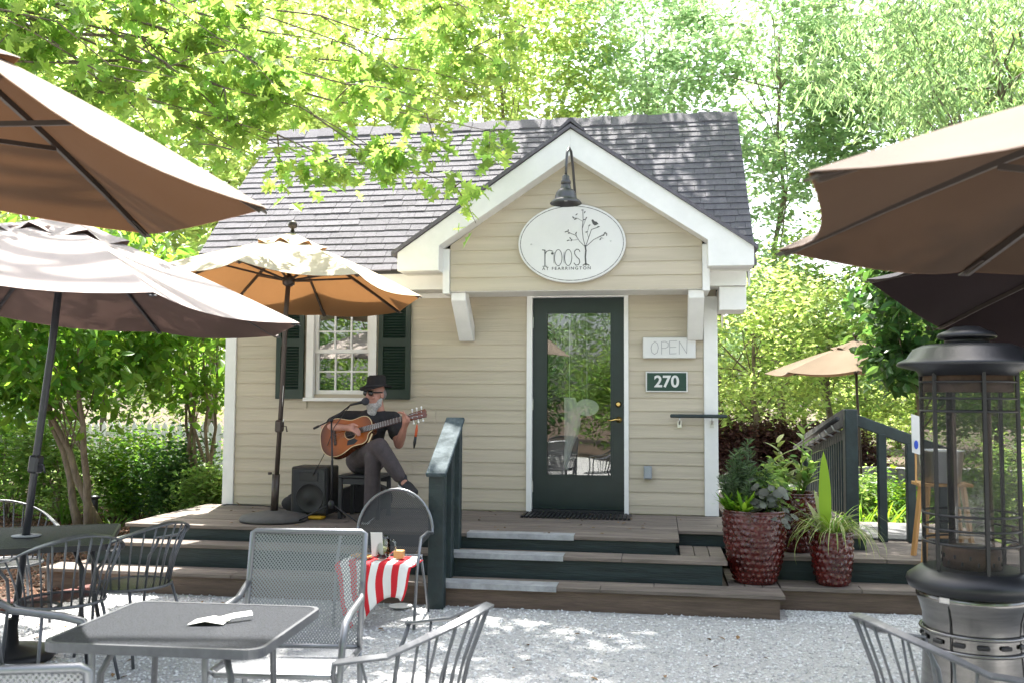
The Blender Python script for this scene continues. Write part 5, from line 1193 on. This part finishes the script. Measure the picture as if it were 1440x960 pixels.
def limb(mb, p, q, r0, r1, wob=0.12, n=6, k=7):
    p = Vector(p); q = Vector(q); L = (q-p).length; pts = []
    for i in range(n+1):
        t = i/n; v = p.lerp(q, t)+Vector((random.uniform(-1, 1), random.uniform(-1, 1), random.uniform(-1, 1)))*L*wob*.35*math.sin(pi*t)
        v.z += L*.10*math.sin(pi*t); pts.append(v)
    mb.tube(pts, [r0+(r1-r0)*(i/n) for i in range(n+1)], k)
def tree(name, label, base, cc, cr, m, leaf=.16, clumps=160, per=60, clr=.5, kind='diamond', tr=.13, bark='bark', stems=1, lean=(0, 0), group=None, limbs=16, droop=.3, upb=.9, hollow=.35, lowest=None):
    t = empty(name, base, label, 'tree', group); mb = MB(); base = Vector(base); cc = Vector(cc)
    C, P = crown_points(cc, cr, clumps, per, clr, hollow)
    if lowest is not None: P = P[P[:, 2] > lowest]
    tops = []
    for s in range(stems):
        b = base+(Vector((random.uniform(-.18, .18), random.uniform(-.18, .18), 0)) if stems > 1 else Vector())
        tp = cc+(Vector((random.uniform(-.5, .5)*cr[0], random.uniform(-.5, .5)*cr[1], 0)) if stems > 1 else Vector((0, 0, cr[2]*.3)))
        n = 8; pts = [b.lerp(tp, i/n)+Vector((random.uniform(-1, 1), random.uniform(-1, 1), 0))*.05*math.sin(pi*i/n)*(tp-b).length*.35 for i in range(n+1)]
        mb.tube(pts, [tr*(1.25 if i == 0 else 1)*(1-.80*i/n) for i in range(n+1)], 9); tops.append(pts)
    idx = rng.choice(len(C), min(limbs, len(C)), replace=False)
    for i in idx:
        pts = random.choice(tops); j = random.randint(3, 7); limb(mb, pts[j], C[i], tr*.20, tr*.04)
    mb.build('trunk', bark, t)
    o = bpy.data.objects.new('crown', leaf_mesh('crown', P, leaf, kind, m, droop, upb)); COL.objects.link(o); par(o, t); o['kind'] = 'stuff'
    return t
def gp(px, dep):      # ground point under a photo column at a depth
    q = CP+(FWD*1.0+RGT*(px-720)/CF)*dep; return (float(q[0]), float(q[1]), 0.0)
def zpx(py, dep): return 1.61+(560-py)*dep/CF
def bush(label, px, dep, w_, h_, m, leaf=.07, n=2600, kind='diamond', name='shrub', group=None, z0=0.0):
    b = gp(px, dep); t = empty(name, b, label, 'shrub', group)
    C, P = crown_points((b[0], b[1], z0+h_*.55), (w_*.5, w_*.42, h_*.5), max(14, n//70), 70, min(.22, .3*h_), .2, 1.0)
    P = P[P[:, 2] > z0+.03]
    mb = MB()
    for i in range(9): limb(mb, (b[0]+random.uniform(-.08, .08), b[1]+random.uniform(-.08, .08), z0), C[i], .014, .004, .3, 5, 5)
    mb.build('stems', 'bark_light', t)
    o = bpy.data.objects.new('foliage', leaf_mesh('foliage', P, leaf, kind, m, .1, .8)); COL.objects.link(o); par(o, t); o['kind'] = 'stuff'
    return t

# --- overhanging oak, trunk outside the picture on the left
ok = empty('oak_tree', (-7.4, -4.6, 0), 'oak with lobed sunlit leaves hanging over the cottage roof', 'tree')
OT = Vector((-7.4, -4.6, 0)); mb = MB()
mb.tube([OT, OT+Vector((.1, 0, 1.5)), OT+Vector((.25, .1, 3.2)), OT+Vector((.3, .1, 5.0)), OT+Vector((.2, 0, 8.0))], [.26, .21, .18, .14, .05], 12)
ends = [(690, 185, 6.6, 110), (640, 262, 6.4, 60), (600, 160, 6.2, 120), (520, 205, 6.0, 130), (455, 228, 5.9, 120), (390, 190, 5.8, 120), (340, 215, 5.7, 90), (300, 160, 5.6, 100), (560, 95, 6.8, 120), (660, 70, 7.2, 130), (740, 40, 7.6, 120), (620, 10, 7.0, 110),
        (480, 60, 6.2, 130), (400, 110, 5.9, 120), (330, 70, 5.6, 120), (250, 110, 5.4, 110), (230, 20, 5.3, 110), (140, 40, 5.2, 110), (60, 10, 5.1, 90), (420, 5, 6.4, 110), (550, -60, 7.2, 110), (160, 110, 5.6, 90), (300, -40, 5.8, 110), (710, 130, 7.3, 90), (500, 130, 6.6, 120)]
PP = []; 
for px, py, dp, nl in ends:
    e = Vector(at(px, py, dp*(1.5 if py < 60 and px < 450 else 1.22))); s = OT+Vector((.3, .1, random.uniform(3.4, 5.6))); n = 10
    pts = [s.lerp(e, i/n)+Vector((0, 0, 1))*(.55*math.sin(pi*i/n)*(1-i/n*.4))+Vector((random.uniform(-1, 1), random.uniform(-1, 1), random.uniform(-1, 1)))*.10 for i in range(n+1)]; pts[0] = s; pts[-1] = e
    mb.tube(pts, [.024*(1-.88*i/n) for i in range(n+1)], 6)
    for k in range(11):
        i = random.randint(4, n); b = pts[i]; tw = b+Vector((random.gauss(0, .32), random.gauss(0, .32), random.uniform(-.34, .16)))
        mb.tube([b, b.lerp(tw, .5)+Vector((0, 0, .03)), tw], [.007, .005, .0025], 5)
        m_ = nl//5+1
        for q in range(m_):
            f = random.uniform(.25, 1.05); v = b.lerp(tw, f); PP.append((v.x+random.gauss(0, .075), v.y+random.gauss(0, .075), v.z+random.gauss(0, .06)-.02))
mb.build('trunk', 'bark', ok)
PP = np.array(PP); depth = (PP-CP) @ FWD; d, s_, u_ = frames(len(PP), .75, .75); sz = rng.uniform(.11, .185, len(PP))
order = np.argsort(depth/sz); near = order[:290]; rest_i = order[290:]
o = bpy.data.objects.new('crown', leaf_mesh('crown', PP[rest_i], sz[rest_i], 'oak', 'leaf_oak', fr=(d[rest_i], s_[rest_i], u_[rest_i]))); COL.objects.link(o); par(o, ok); o['kind'] = 'stuff'
T, F0 = tmpl('oak'); lme = fast_mesh('leaf', T, F0, 'leaf_oak')
for i in near:
    Mx = Matrix.Identity(4)
    for r in range(3): Mx[r][0] = d[i][r]*sz[i]; Mx[r][1] = s_[i][r]*sz[i]; Mx[r][2] = u_[i][r]*sz[i]; Mx[r][3] = PP[i][r]
    lf = bpy.data.objects.new('leaf', lme); COL.objects.link(lf); lf.matrix_basis = Mx; par(lf, ok)
# its high crown above the picture, which dapples roof and court
C, P = crown_points((1.0, 0.6, 8.7), (2.5, 4.2, 1.2), 270, 70, .6, .0)
o = bpy.data.objects.new('high_crown', leaf_mesh('high_crown', P[P[:, 2] > 7.2], .19, 'diamond', 'leaf_oak', .4, .9)); COL.objects.link(o); par(o, ok); o['kind'] = 'stuff'
mb = MB()
for i in range(14): limb(mb, OT+Vector((.22, .03, random.uniform(6.6, 7.6))), C[i*18]+np.array([0, 0, .3]), .06, .012, .06, 8, 6)
mb.build('high_limbs', 'bark', ok)

# --- small broad-leaved tree left of the cottage, and the many-stemmed one at its corner
b = gp(140, 10.9); tree('dogwood_tree', 'small tree with broad drooping green leaves left of the cottage', b, (b[0]-.35, b[1]-.2, zpx(445, 10.6)), (1.9, 1.3, 1.2), 'leaf_dogwood', .15, 165, 50, .38, 'ovate', .05, 'bark_light', 3, droop=.75, limbs=18, upb=.8)
b = gp(292, 11.9); tree('multi_stem_tree', 'slender many-stemmed small tree at the corner of the cottage', b, (b[0]-.1, b[1], zpx(470, 11.9)), (.85, .8, 1.1), 'leaf_dogwood', .12, 60, 42, .3, 'ovate', .032, 'bark_light', 7, droop=.6, limbs=22)
# --- tall trees behind
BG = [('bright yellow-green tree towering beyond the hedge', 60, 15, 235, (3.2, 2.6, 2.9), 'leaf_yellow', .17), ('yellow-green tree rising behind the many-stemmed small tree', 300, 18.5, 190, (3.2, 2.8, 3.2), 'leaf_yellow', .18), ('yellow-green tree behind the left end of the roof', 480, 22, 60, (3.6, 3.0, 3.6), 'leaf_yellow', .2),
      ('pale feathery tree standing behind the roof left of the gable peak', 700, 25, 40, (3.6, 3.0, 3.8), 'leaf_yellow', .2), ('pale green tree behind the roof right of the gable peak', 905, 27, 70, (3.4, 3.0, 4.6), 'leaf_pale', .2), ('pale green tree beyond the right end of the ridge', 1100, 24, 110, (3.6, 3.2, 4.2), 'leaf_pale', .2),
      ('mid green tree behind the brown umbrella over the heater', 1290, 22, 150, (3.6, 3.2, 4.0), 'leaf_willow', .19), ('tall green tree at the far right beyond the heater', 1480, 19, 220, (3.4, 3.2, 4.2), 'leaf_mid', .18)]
for lab, px, dp, py, cr, m, lf in BG:
    b = gp(px, dp); tree('tall_tree', lab, b, (b[0], b[1], zpx(py, dp)), cr, m, lf*1.12, 165, 72, .60, 'diamond', .11, 'bark_light', 1, group='tall trees behind the cottage', limbs=14, hollow=.2)
b = gp(1345, 10.6); b2 = gp(1500, 11.5); tree('willow_oak', 'fine-leaved dark tree drooping above the right-hand umbrellas', b2, (b[0]+.5, b[1]+.2, zpx(55, 10.6)), (2.1, 1.6, 1.05), 'leaf_willow', .15, 120, 85, .42, 'narrow', .14, 'bark', 1, droop=1.1, limbs=18, lowest=zpx(190, 10.6))
# --- lower trees to the right of the cottage
LO = [('sunlit bushy tree behind the corner of the cottage and the purple shrubs', 1060, 19, 480, (2.3, 1.6, 1.7), 'leaf_yellow', .15), ('leafy green tree behind the distant sand umbrella', 1165, 20, 440, (2.4, 1.8, 2.2), 'leaf_mid', .15), ('sunlit tree seen under the distant sand umbrella', 1215, 23, 555, (2.4, 1.8, 1.3), 'leaf_yellow', .15), ('green tree behind the heater cage', 1400, 17, 470, (2.6, 1.8, 2.2), 'leaf_mid', .15), ('small green tree beyond the right end of the court', 1010, 25, 400, (2.6, 1.8, 2.6), 'leaf_pale', .17)]
for lab, px, dp, py, cr, m, lf in LO:
    b = gp(px, dp); tree('leafy_tree', lab, b, (b[0], b[1], zpx(py, dp)), cr, m, lf, 110, 60, .42, 'diamond', .09, 'bark', 1, group='lower trees right of the cottage', limbs=16, lowest=.25)
b = gp(1282, 12.2); tree('magnolia_tree', 'dark glossy big-leaved tree between the sand umbrella and the heater', b, (b[0]+.25, b[1], zpx(430, 12.2)), (1.05, .9, 1.15), 'leaf_dark', .2, 60, 46, .3, 'ovate', .06, 'bark_light', 1, droop=.55, limbs=16)
# --- understorey on the left
for lab, px, dp, w_, h_, m in [('dense dark green hedge bush at the left behind the umbrella table', 20, 12.3, 1.9, 1.15, 'leaf_dogwood'), ('dark green hedge bush between the umbrella table and the small tree', 95, 12.0, 1.5, 1.05, 'leaf_mid'), ('low dark bush right of the small tree trunk', 195, 12.3, 1.2, .95, 'leaf_dogwood'), ('low bush before the white picket fence', 250, 12.0, 1.1, .85, 'leaf_dark'), ('tall hedge bush at the left edge behind the umbrella pole', -60, 12.6, 2.0, 1.4, 'leaf_mid'), ('bush in front of the stems at the cottage corner', 300, 11.2, .7, .55, 'leaf_mid')]:
    bush(lab, px, dp, w_, h_*1.22, m, .08, 4600, group='bushes left of the cottage')
for px, dp, w_, h_, lab in [(1012, 19.0, 1.7, 1.25, 'purple-leaved shrub nearest the cottage corner beside the path'), (1072, 19.4, 1.7, 1.15, 'purple-leaved shrub in the middle of the row beside the path'), (1122, 19.0, 1.6, 1.05, 'purple-leaved shrub behind the ramp railing'), (1175, 18.6, 1.6, .95, 'purple-leaved shrub at the far end of the row by the distant umbrella')]:
    bush(lab, px, dp, w_, h_, 'leaf_purple', .10, 6500, group='purple shrubs along the path')
for px, dp, w_, h_, m, lab in [(1215, 11.6, .8, .6, 'leaf_mid', 'green bedding shrub seen through the landing railing beside the pickets'), (1268, 11.2, .8, .6, 'leaf_bright', 'bright green bedding shrub behind the last post of the landing railing'), (1360, 11.5, 1.3, .8, 'leaf_mid', 'bedding shrub behind the heater cage'), (1440, 12.5, 1.4, 1.0, 'leaf_mid', 'bedding shrub at the right end of the low stone wall')]:
    bush(lab, px, dp, w_, h_, m, .075, 2200, group='bedding shrubs beyond the landing')
# --- fallen leaves on court, deck and roof
def litter(n, f, m, size):
    P = np.array([f() for _ in range(n)]); o = bpy.data.objects.new('fallen_leaves', leaf_mesh('fallen_leaves', P, size, 'ovate', m, 0.0, 6.0)); COL.objects.link(o); o['kind'] = 'stuff'
mat('dry_leaf', (0.16, 0.095, 0.04), .8, island=.5)
litter(150, lambda: (random.uniform(-3.5, 3.6), random.uniform(-6.5, -2.1), .022), 'dry_leaf', .045)
litter(50, lambda: (random.uniform(-3.7, 1.2), random.uniform(-1.45, -.1), DZ+.008), 'dry_leaf', .045)
# --- trees behind the camera (seen mirrored in the panes)
for i, (x, y, m) in enumerate([(-8, -19, 'leaf_mid'), (-3, -21, 'leaf_pale'), (2.5, -20, 'leaf_mid'), (7.5, -18, 'leaf_mid'), (-12, -14, 'leaf_mid'), (12, -13, 'leaf_mid')]):
    tree('shade_tree', ['broad green shade tree over the court, first of the row behind', 'pale green shade tree, second of the row behind', 'broad green shade tree, third of the row behind', 'broad green shade tree, last of the row behind', 'green shade tree at the left end of the court', 'green shade tree at the right end of the court'][i], (x, y, 0), (x, y, 5.2), (3.3, 2.6, 3.4), m, .16, 150, 90, .6, 'diamond', .18, group='shade trees round the court', limbs=14, lowest=1.0)
for i in range(9):
    x = -13+i*3.2; tree('hedge_tree', ['thick hedge tree behind the court, first in the row', 'thick hedge tree behind the court, second in the row', 'thick hedge tree behind the court, third in the row', 'thick hedge tree behind the court, fourth in the row', 'thick hedge tree behind the court, fifth in the row', 'thick hedge tree behind the court, sixth in the row', 'thick hedge tree behind the court, seventh in the row', 'thick hedge tree behind the court, eighth in the row', 'thick hedge tree behind the court, last in the row'][i], (x, -16.5, 0), (x, -16.5, 1.9), (2.0, 1.2, 1.9), 'leaf_dark' if i % 2 else 'leaf_mid', .14, 120, 60, .5, 'diamond', .1, group='hedge behind the court', limbs=8, lowest=.1, hollow=0.0)
# --- clumps of strap leaves
def blade(mb, b, a, L, w_, lean, bend, n=6):
    dx, dy = math.cos(a), math.sin(a); vs = []
    ang = lean; p = Vector(b)
    for i in range(n+1):
        t = i/n; wd_ = w_*(math.sin(pi*min(1, .12+t*.88))**.7)*(1 if i < n else .05)
        s = Vector((-dy, dx, 0))*wd_/2; vs += [p-s, p+s]
        p = p+Vector((dx*math.sin(ang), dy*math.sin(ang), math.cos(ang)))*L/n; ang += bend/n
    mb.add(vs, [(2*i, 2*i+1, 2*i+3, 2*i+2) for i in range(n)], True)
def strap_clump(label, p, n, L, w_, m, name='strap_leaf_plant', group=None):
    t = empty(name, p, label, 'plant', group)
    for i in range(n):
        mb = MB(); a = random.uniform(0, 2*pi); blade(mb, (p[0]+random.uniform(-.05, .05), p[1]+random.uniform(-.05, .05), p[2]), a, L*random.uniform(.7, 1.15), w_, random.uniform(.05, .55), random.uniform(.3, 1.3)); mb.build('leaf', m, t)
for px, py, L, lab in [(185, 728, .42, 'clump of upright strap leaves below the small tree'), (222, 722, .45, 'clump of strap leaves before the low dark bush'), (92, 738, .40, 'clump of strap leaves beside the umbrella table'), (160, 752, .28, 'small strap-leaf clump by the left end of the steps'), (262, 720, .40, 'strap-leaf clump nearest the cottage corner')]:
    strap_clump(lab, tuple(onZ(px, py, 0.0)), 26, L, .022, 'grass', group='strap-leaf clumps in the bed')
for px, py, lab in [(1205, 735, 'strap-leaf clump right of the pickets'), (1238, 738, 'strap-leaf clump between two landing posts'), (1275, 742, 'strap-leaf clump by the last landing post')]:
    strap_clump(lab, gp(px, 10.2), 26, .6, .03, 'leaf_bright', group='strap-leaf clumps beyond the landing')
# ground cover as one mass
def cover(name, n, x0, x1, y0, y1, h, m, keep=None):
    X = rng.uniform(x0, x1, n); Y = rng.uniform(y0, y1, n)
    if keep is not None: k = keep(X, Y); X = X[k]; Y = Y[k]
    P = np.stack([X, Y, rng.uniform(.0, h, len(X))], 1)
    o = bpy.data.objects.new(name, leaf_mesh(name, P, .09, 'diamond', m, -.4, .5)); COL.objects.link(o); o['kind'] = 'stuff'
cover('ground_cover', 16000, -16, -5.2, 1.8, 14, .16, 'leaf_mid'); cover('ground_cover', 14000, 2.8, 16, 1.5, 9.0, .15, 'leaf_mid'); cover('grass', 30000, -30, 30, 13.5, 34, .25, 'grass')
cover('undergrowth', 26000, -34, 34, 26, 40, 2.6, 'leaf_mid')
# --- planter plants
def potted(label, p, name): return empty(name, p, label, 'plant', 'plants in the red planters')
z1 = P1[2]+.51; x1, y1 = P1[0], P1[1]
t = potted('feathery dark green rosemary bush in the largest pot', (x1-.04, y1+.02, z1), 'rosemary')
mb = MB(); PPs = []
for i in range(52):
    a = random.uniform(0, 2*pi); L = random.uniform(.30, .66); rq = random.random()**.5; e = Vector((x1-.05+.21*math.cos(a)*rq, y1+.03+.18*math.sin(a)*rq, z1+L*(1.05-.55*rq)+random.uniform(-.05, .05))); s = Vector((x1-.05, y1+.03, z1)).lerp(Vector((e.x, e.y, z1)), .5)
    mb.tube([s, s.lerp(e, .5), e], [.005, .004, .002], 5)
    for q in range(80): PPs.append(s.lerp(e, random.uniform(.12, 1.0)))
mb.build('stems', 'leaf_rosemary', t); o = bpy.data.objects.new('needles', leaf_mesh('needles', np.array([tuple(v) for v in PPs]), .065, 'narrow', 'leaf_rosemary', -.5, .3)); COL.objects.link(o); par(o, t); o['kind'] = 'stuff'
t = potted('loose mid-green leafy filler plant rising behind the heuchera', (x1+.10, y1+.05, z1), 'filler_plant')
C_, P_ = crown_points((x1+.08, y1+.05, z1+.20), (.17, .14, .20), 26, 22, .10, .1, 1.0)
o = bpy.data.objects.new('foliage', leaf_mesh('foliage', P_[P_[:, 2] > z1], .06, 'ovate', 'leaf_mid', .2, .6)); COL.objects.link(o); par(o, t); o['kind'] = 'stuff'
mb = MB()
for i in range(10): limb(mb, (x1+.08, y1+.04, z1-.02), C_[i], .005, .002, .2, 5, 5)
mb.build('stems', 'leaf_mid', t)
t = potted('bright green tufted rosettes at the left rim of the largest pot', (x1-.15, y1-.08, z1), 'rosette_plant')
for cx, cy in ((-.15, -.08), (-.19, .0), (-.09, -.15)):
    for i in range(20):
        mb = MB(); blade(mb, (x1+cx, y1+cy, z1+.02), random.uniform(0, 2*pi), random.uniform(.15, .25), .034, random.uniform(.1, .9), random.uniform(.1, .9), 5); mb.build('leaf', 'leaf_bright', t)
def round_leaf(mb, c, r, n_, m=9):
    c = Vector(c); n_ = Vector(n_).normalized(); a = n_.orthogonal().normalized(); b_ = n_.cross(a); vs = [c]
    for i in range(m*2):
        t = 2*pi*i/(m*2); rr_ = r*(1.0 if i % 2 else .80); vs.append(c+(a*math.cos(t)+b_*math.sin(t))*rr_-n_*r*.22*(1 if i % 2 else .5))
    mb.add(vs, [(0, 1+i, 1+(i+1) % (m*2)) for i in range(m*2)], True)
t = potted('silvery purple ruffled heuchera spilling over the right of the largest pot', (x1+.09, y1-.06, z1), 'heuchera')
for i in range(85):
    mb = MB(); a = random.uniform(0, 2*pi); r = .20*math.sqrt(random.random()); c = (x1+.095+r*math.cos(a)*1.1, y1-.06+r*math.sin(a), z1+random.uniform(.02, .34)-r*.45)
    mb.tube([(x1+.08, y1-.05, z1), Vector((x1+.08, y1-.05, z1)).lerp(Vector(c), .6)+Vector((0, 0, .04)), c], .003, 4); round_leaf(mb, c, random.uniform(.024, .046), (math.cos(a)*.5, math.sin(a)*.5-.35, .8)); mb.build('leaf', 'leaf_heuchera', t)
z2 = P2[2]+.43; x2, y2 = P2[0], P2[1]
t = potted('tall leafy stems with pale-edged lance leaves in the pot behind', (x2, y2, z2), 'lance_leaf_plant')
for s in range(11):
    a = random.uniform(0, 2*pi); e = Vector((x2+.17*math.cos(a)-.02, y2+.13*math.sin(a), z2+(.58 if s == 0 else random.uniform(.18, .46)))); b0_ = Vector((x2+.05*math.cos(a), y2+.05*math.sin(a), z2))
    MB().tube([b0_, b0_.lerp(e, .5), e], [.007, .006, .003], 6).build('stem', 'leaf_mid', t)
    for k in range(9):
        p = b0_.lerp(e, .35+.65*k/8); mb = MB(); blade(mb, p, k*2.4+s, random.uniform(.13, .20), .044, random.uniform(.7, 1.1), .6, 5); mb.build('leaf', 'leaf_cream' if (s % 3 == 1) else 'leaf_mid', t)
z3 = P3[2]+.37; x3, y3 = P3[0], P3[1]
t = potted('broad upright bright green leaves in the smallest pot', (x3-.04, y3+.03, z3), 'broad_leaf_plant')
for a, L, w_, ln, bd, m in ((1.6, .66, .095, .02, .10, 'leaf_bright'), (2.9, .34, .07, .62, .5, 'leaf_mid'), (.2, .36, .06, .75, .6, 'leaf_bright'), (2.4, .30, .075, .45, .3, 'leaf_cream'), (3.5, .33, .06, .8, .6, 'leaf_mid'), (5.6, .26, .06, .5, .5, 'leaf_mid'), (-.4, .24, .06, .35, .3, 'leaf_bright'), (2.0, .38, .06, .28, .3, 'leaf_cream')):
    mb = MB(); blade(mb, (x3-.04, y3+.03, z3-.01), a, L, w_, ln, bd, 9); mb.build('leaf', m, t)
t = potted('cream and green striped grass trailing over the smallest pot', (x3+.02, y3-.03, z3), 'trailing_grass')
for i in range(150):
    mb = MB(); a = random.uniform(0, 2*pi); blade(mb, (x3+.02+.05*math.cos(a), y3-.02+.05*math.sin(a), z3-.005), a, random.uniform(.26, .56), .0085, random.uniform(.15, .8), random.uniform(2.0, 3.0), 10); mb.build('leaf', 'leaf_cream' if i % 3 else 'leaf_bright', t)
# ------------------------------------------------------------------ far setting on the left and right
fc = gp(215, 17.5); pf = empty('picket_fence', fc, 'white picket fence behind the bushes left of the cottage', 'fence')
fx0, fx1, fy = gp(120, 17.5)[0], gp(335, 17.5)[0], fc[1]
pk = MB().prism([(-.045, 0), (.045, 0), (.045, 1.0), (0, 1.08), (-.045, 1.0)], (0, 0, 0), (1, 0, 0), (0, 0, 1), (0, .022, 0)).mesh('picket', 'white_paint')
x = fx0
while x < fx1: put('picket', pk, (x, fy, .05), (0, 0, 0), pf); x += .155
for zz in (.35, .85): box('rail', (fx0-.1, fy+.024, zz), (fx1+.1, fy+.06, zz+.09), 'white_paint', pf)
wl0 = gp(1190, 14.6); wl1 = gp(1560, 14.0)
lw = empty('low_stone_wall', wl0, 'low grey stone wall beyond the landing and heater', 'wall')
n = 22; dv = (Vector(wl1)-Vector(wl0))
for r in range(3):
    for i in range(n):
        p = Vector(wl0)+dv*((i+(.5 if r % 2 else 0))/n); q = p+dv*(.97/n); MB().bar(p+Vector((0, 0, .11+.185*r)), q+Vector((0, 0, .11+.185*r)), .30+random.uniform(-.03, .03), .175).build('stone', 'stone_wall', lw, bevel=.012)
pl = onZ(130, 742, 0.02); pth = empty('path_light', (pl[0], pl[1], 0), 'short dark bollard path light in the mulch below the small tree', 'path light')
MB().lathe([(.055, 0), (.055, .36), (.05, .37)], (pl[0], pl[1], 0), 20).build('post', 'pole_grey', pth); MB().lathe([(.058, .37), (.072, .375), (.072, .40), (.03, .415)], (pl[0], pl[1], 0), 20).build('cap', 'pole_grey', pth)
# parked car half seen beyond the hedge
cb = gp(-10, 22.5); car = empty('parked_car', cb, 'white car parked beyond the hedge at the far left', 'car')
cx, cy = cb[0], cb[1]
prof = [(-2.1, .35), (-2.1, .75), (-1.9, .92), (-1.2, 1.0), (-.6, 1.42), (.7, 1.46), (1.35, 1.05), (2.0, .95), (2.15, .7), (2.15, .35)]
mat('car_paint', (0.72, 0.74, 0.76), .25, coat=.6)
MB().prism(smooth_poly(prof, 1), (cx, cy-.85, 0), (1, 0, 0), (0, 0, 1), (0, 1.7, 0)).build('body', 'car_paint', car, bevel=.03)
for a, b_ in ((-1.0, -.05), (.05, 1.05)): MB().prism([(a, 1.02), (b_, 1.02), (b_-(.18 if a > 0 else 0), 1.36), (a+(.42 if a < 0 else 0), 1.36)], (cx, cy-.862, 0), (1, 0, 0), (0, 0, 1), (0, .02, 0)).build('side_window', 'lens', car)
for x in (-1.35, 1.35):
    wh = MB().lathe([(.30, -.1), (.33, -.08), (.33, .08), (.30, .1)], (cx+x, cy-.80, .33), 24, ax=(0, -1, 0)).build('wheel', 'plastic_black', car); MB().lathe([(.0, .105), (.18, .105), (.2, .10)], (cx+x, cy-.80, .33), 20, ax=(0, -1, 0), caps=False).build('rim', 'steel', wh)
# lower wood filling the distance
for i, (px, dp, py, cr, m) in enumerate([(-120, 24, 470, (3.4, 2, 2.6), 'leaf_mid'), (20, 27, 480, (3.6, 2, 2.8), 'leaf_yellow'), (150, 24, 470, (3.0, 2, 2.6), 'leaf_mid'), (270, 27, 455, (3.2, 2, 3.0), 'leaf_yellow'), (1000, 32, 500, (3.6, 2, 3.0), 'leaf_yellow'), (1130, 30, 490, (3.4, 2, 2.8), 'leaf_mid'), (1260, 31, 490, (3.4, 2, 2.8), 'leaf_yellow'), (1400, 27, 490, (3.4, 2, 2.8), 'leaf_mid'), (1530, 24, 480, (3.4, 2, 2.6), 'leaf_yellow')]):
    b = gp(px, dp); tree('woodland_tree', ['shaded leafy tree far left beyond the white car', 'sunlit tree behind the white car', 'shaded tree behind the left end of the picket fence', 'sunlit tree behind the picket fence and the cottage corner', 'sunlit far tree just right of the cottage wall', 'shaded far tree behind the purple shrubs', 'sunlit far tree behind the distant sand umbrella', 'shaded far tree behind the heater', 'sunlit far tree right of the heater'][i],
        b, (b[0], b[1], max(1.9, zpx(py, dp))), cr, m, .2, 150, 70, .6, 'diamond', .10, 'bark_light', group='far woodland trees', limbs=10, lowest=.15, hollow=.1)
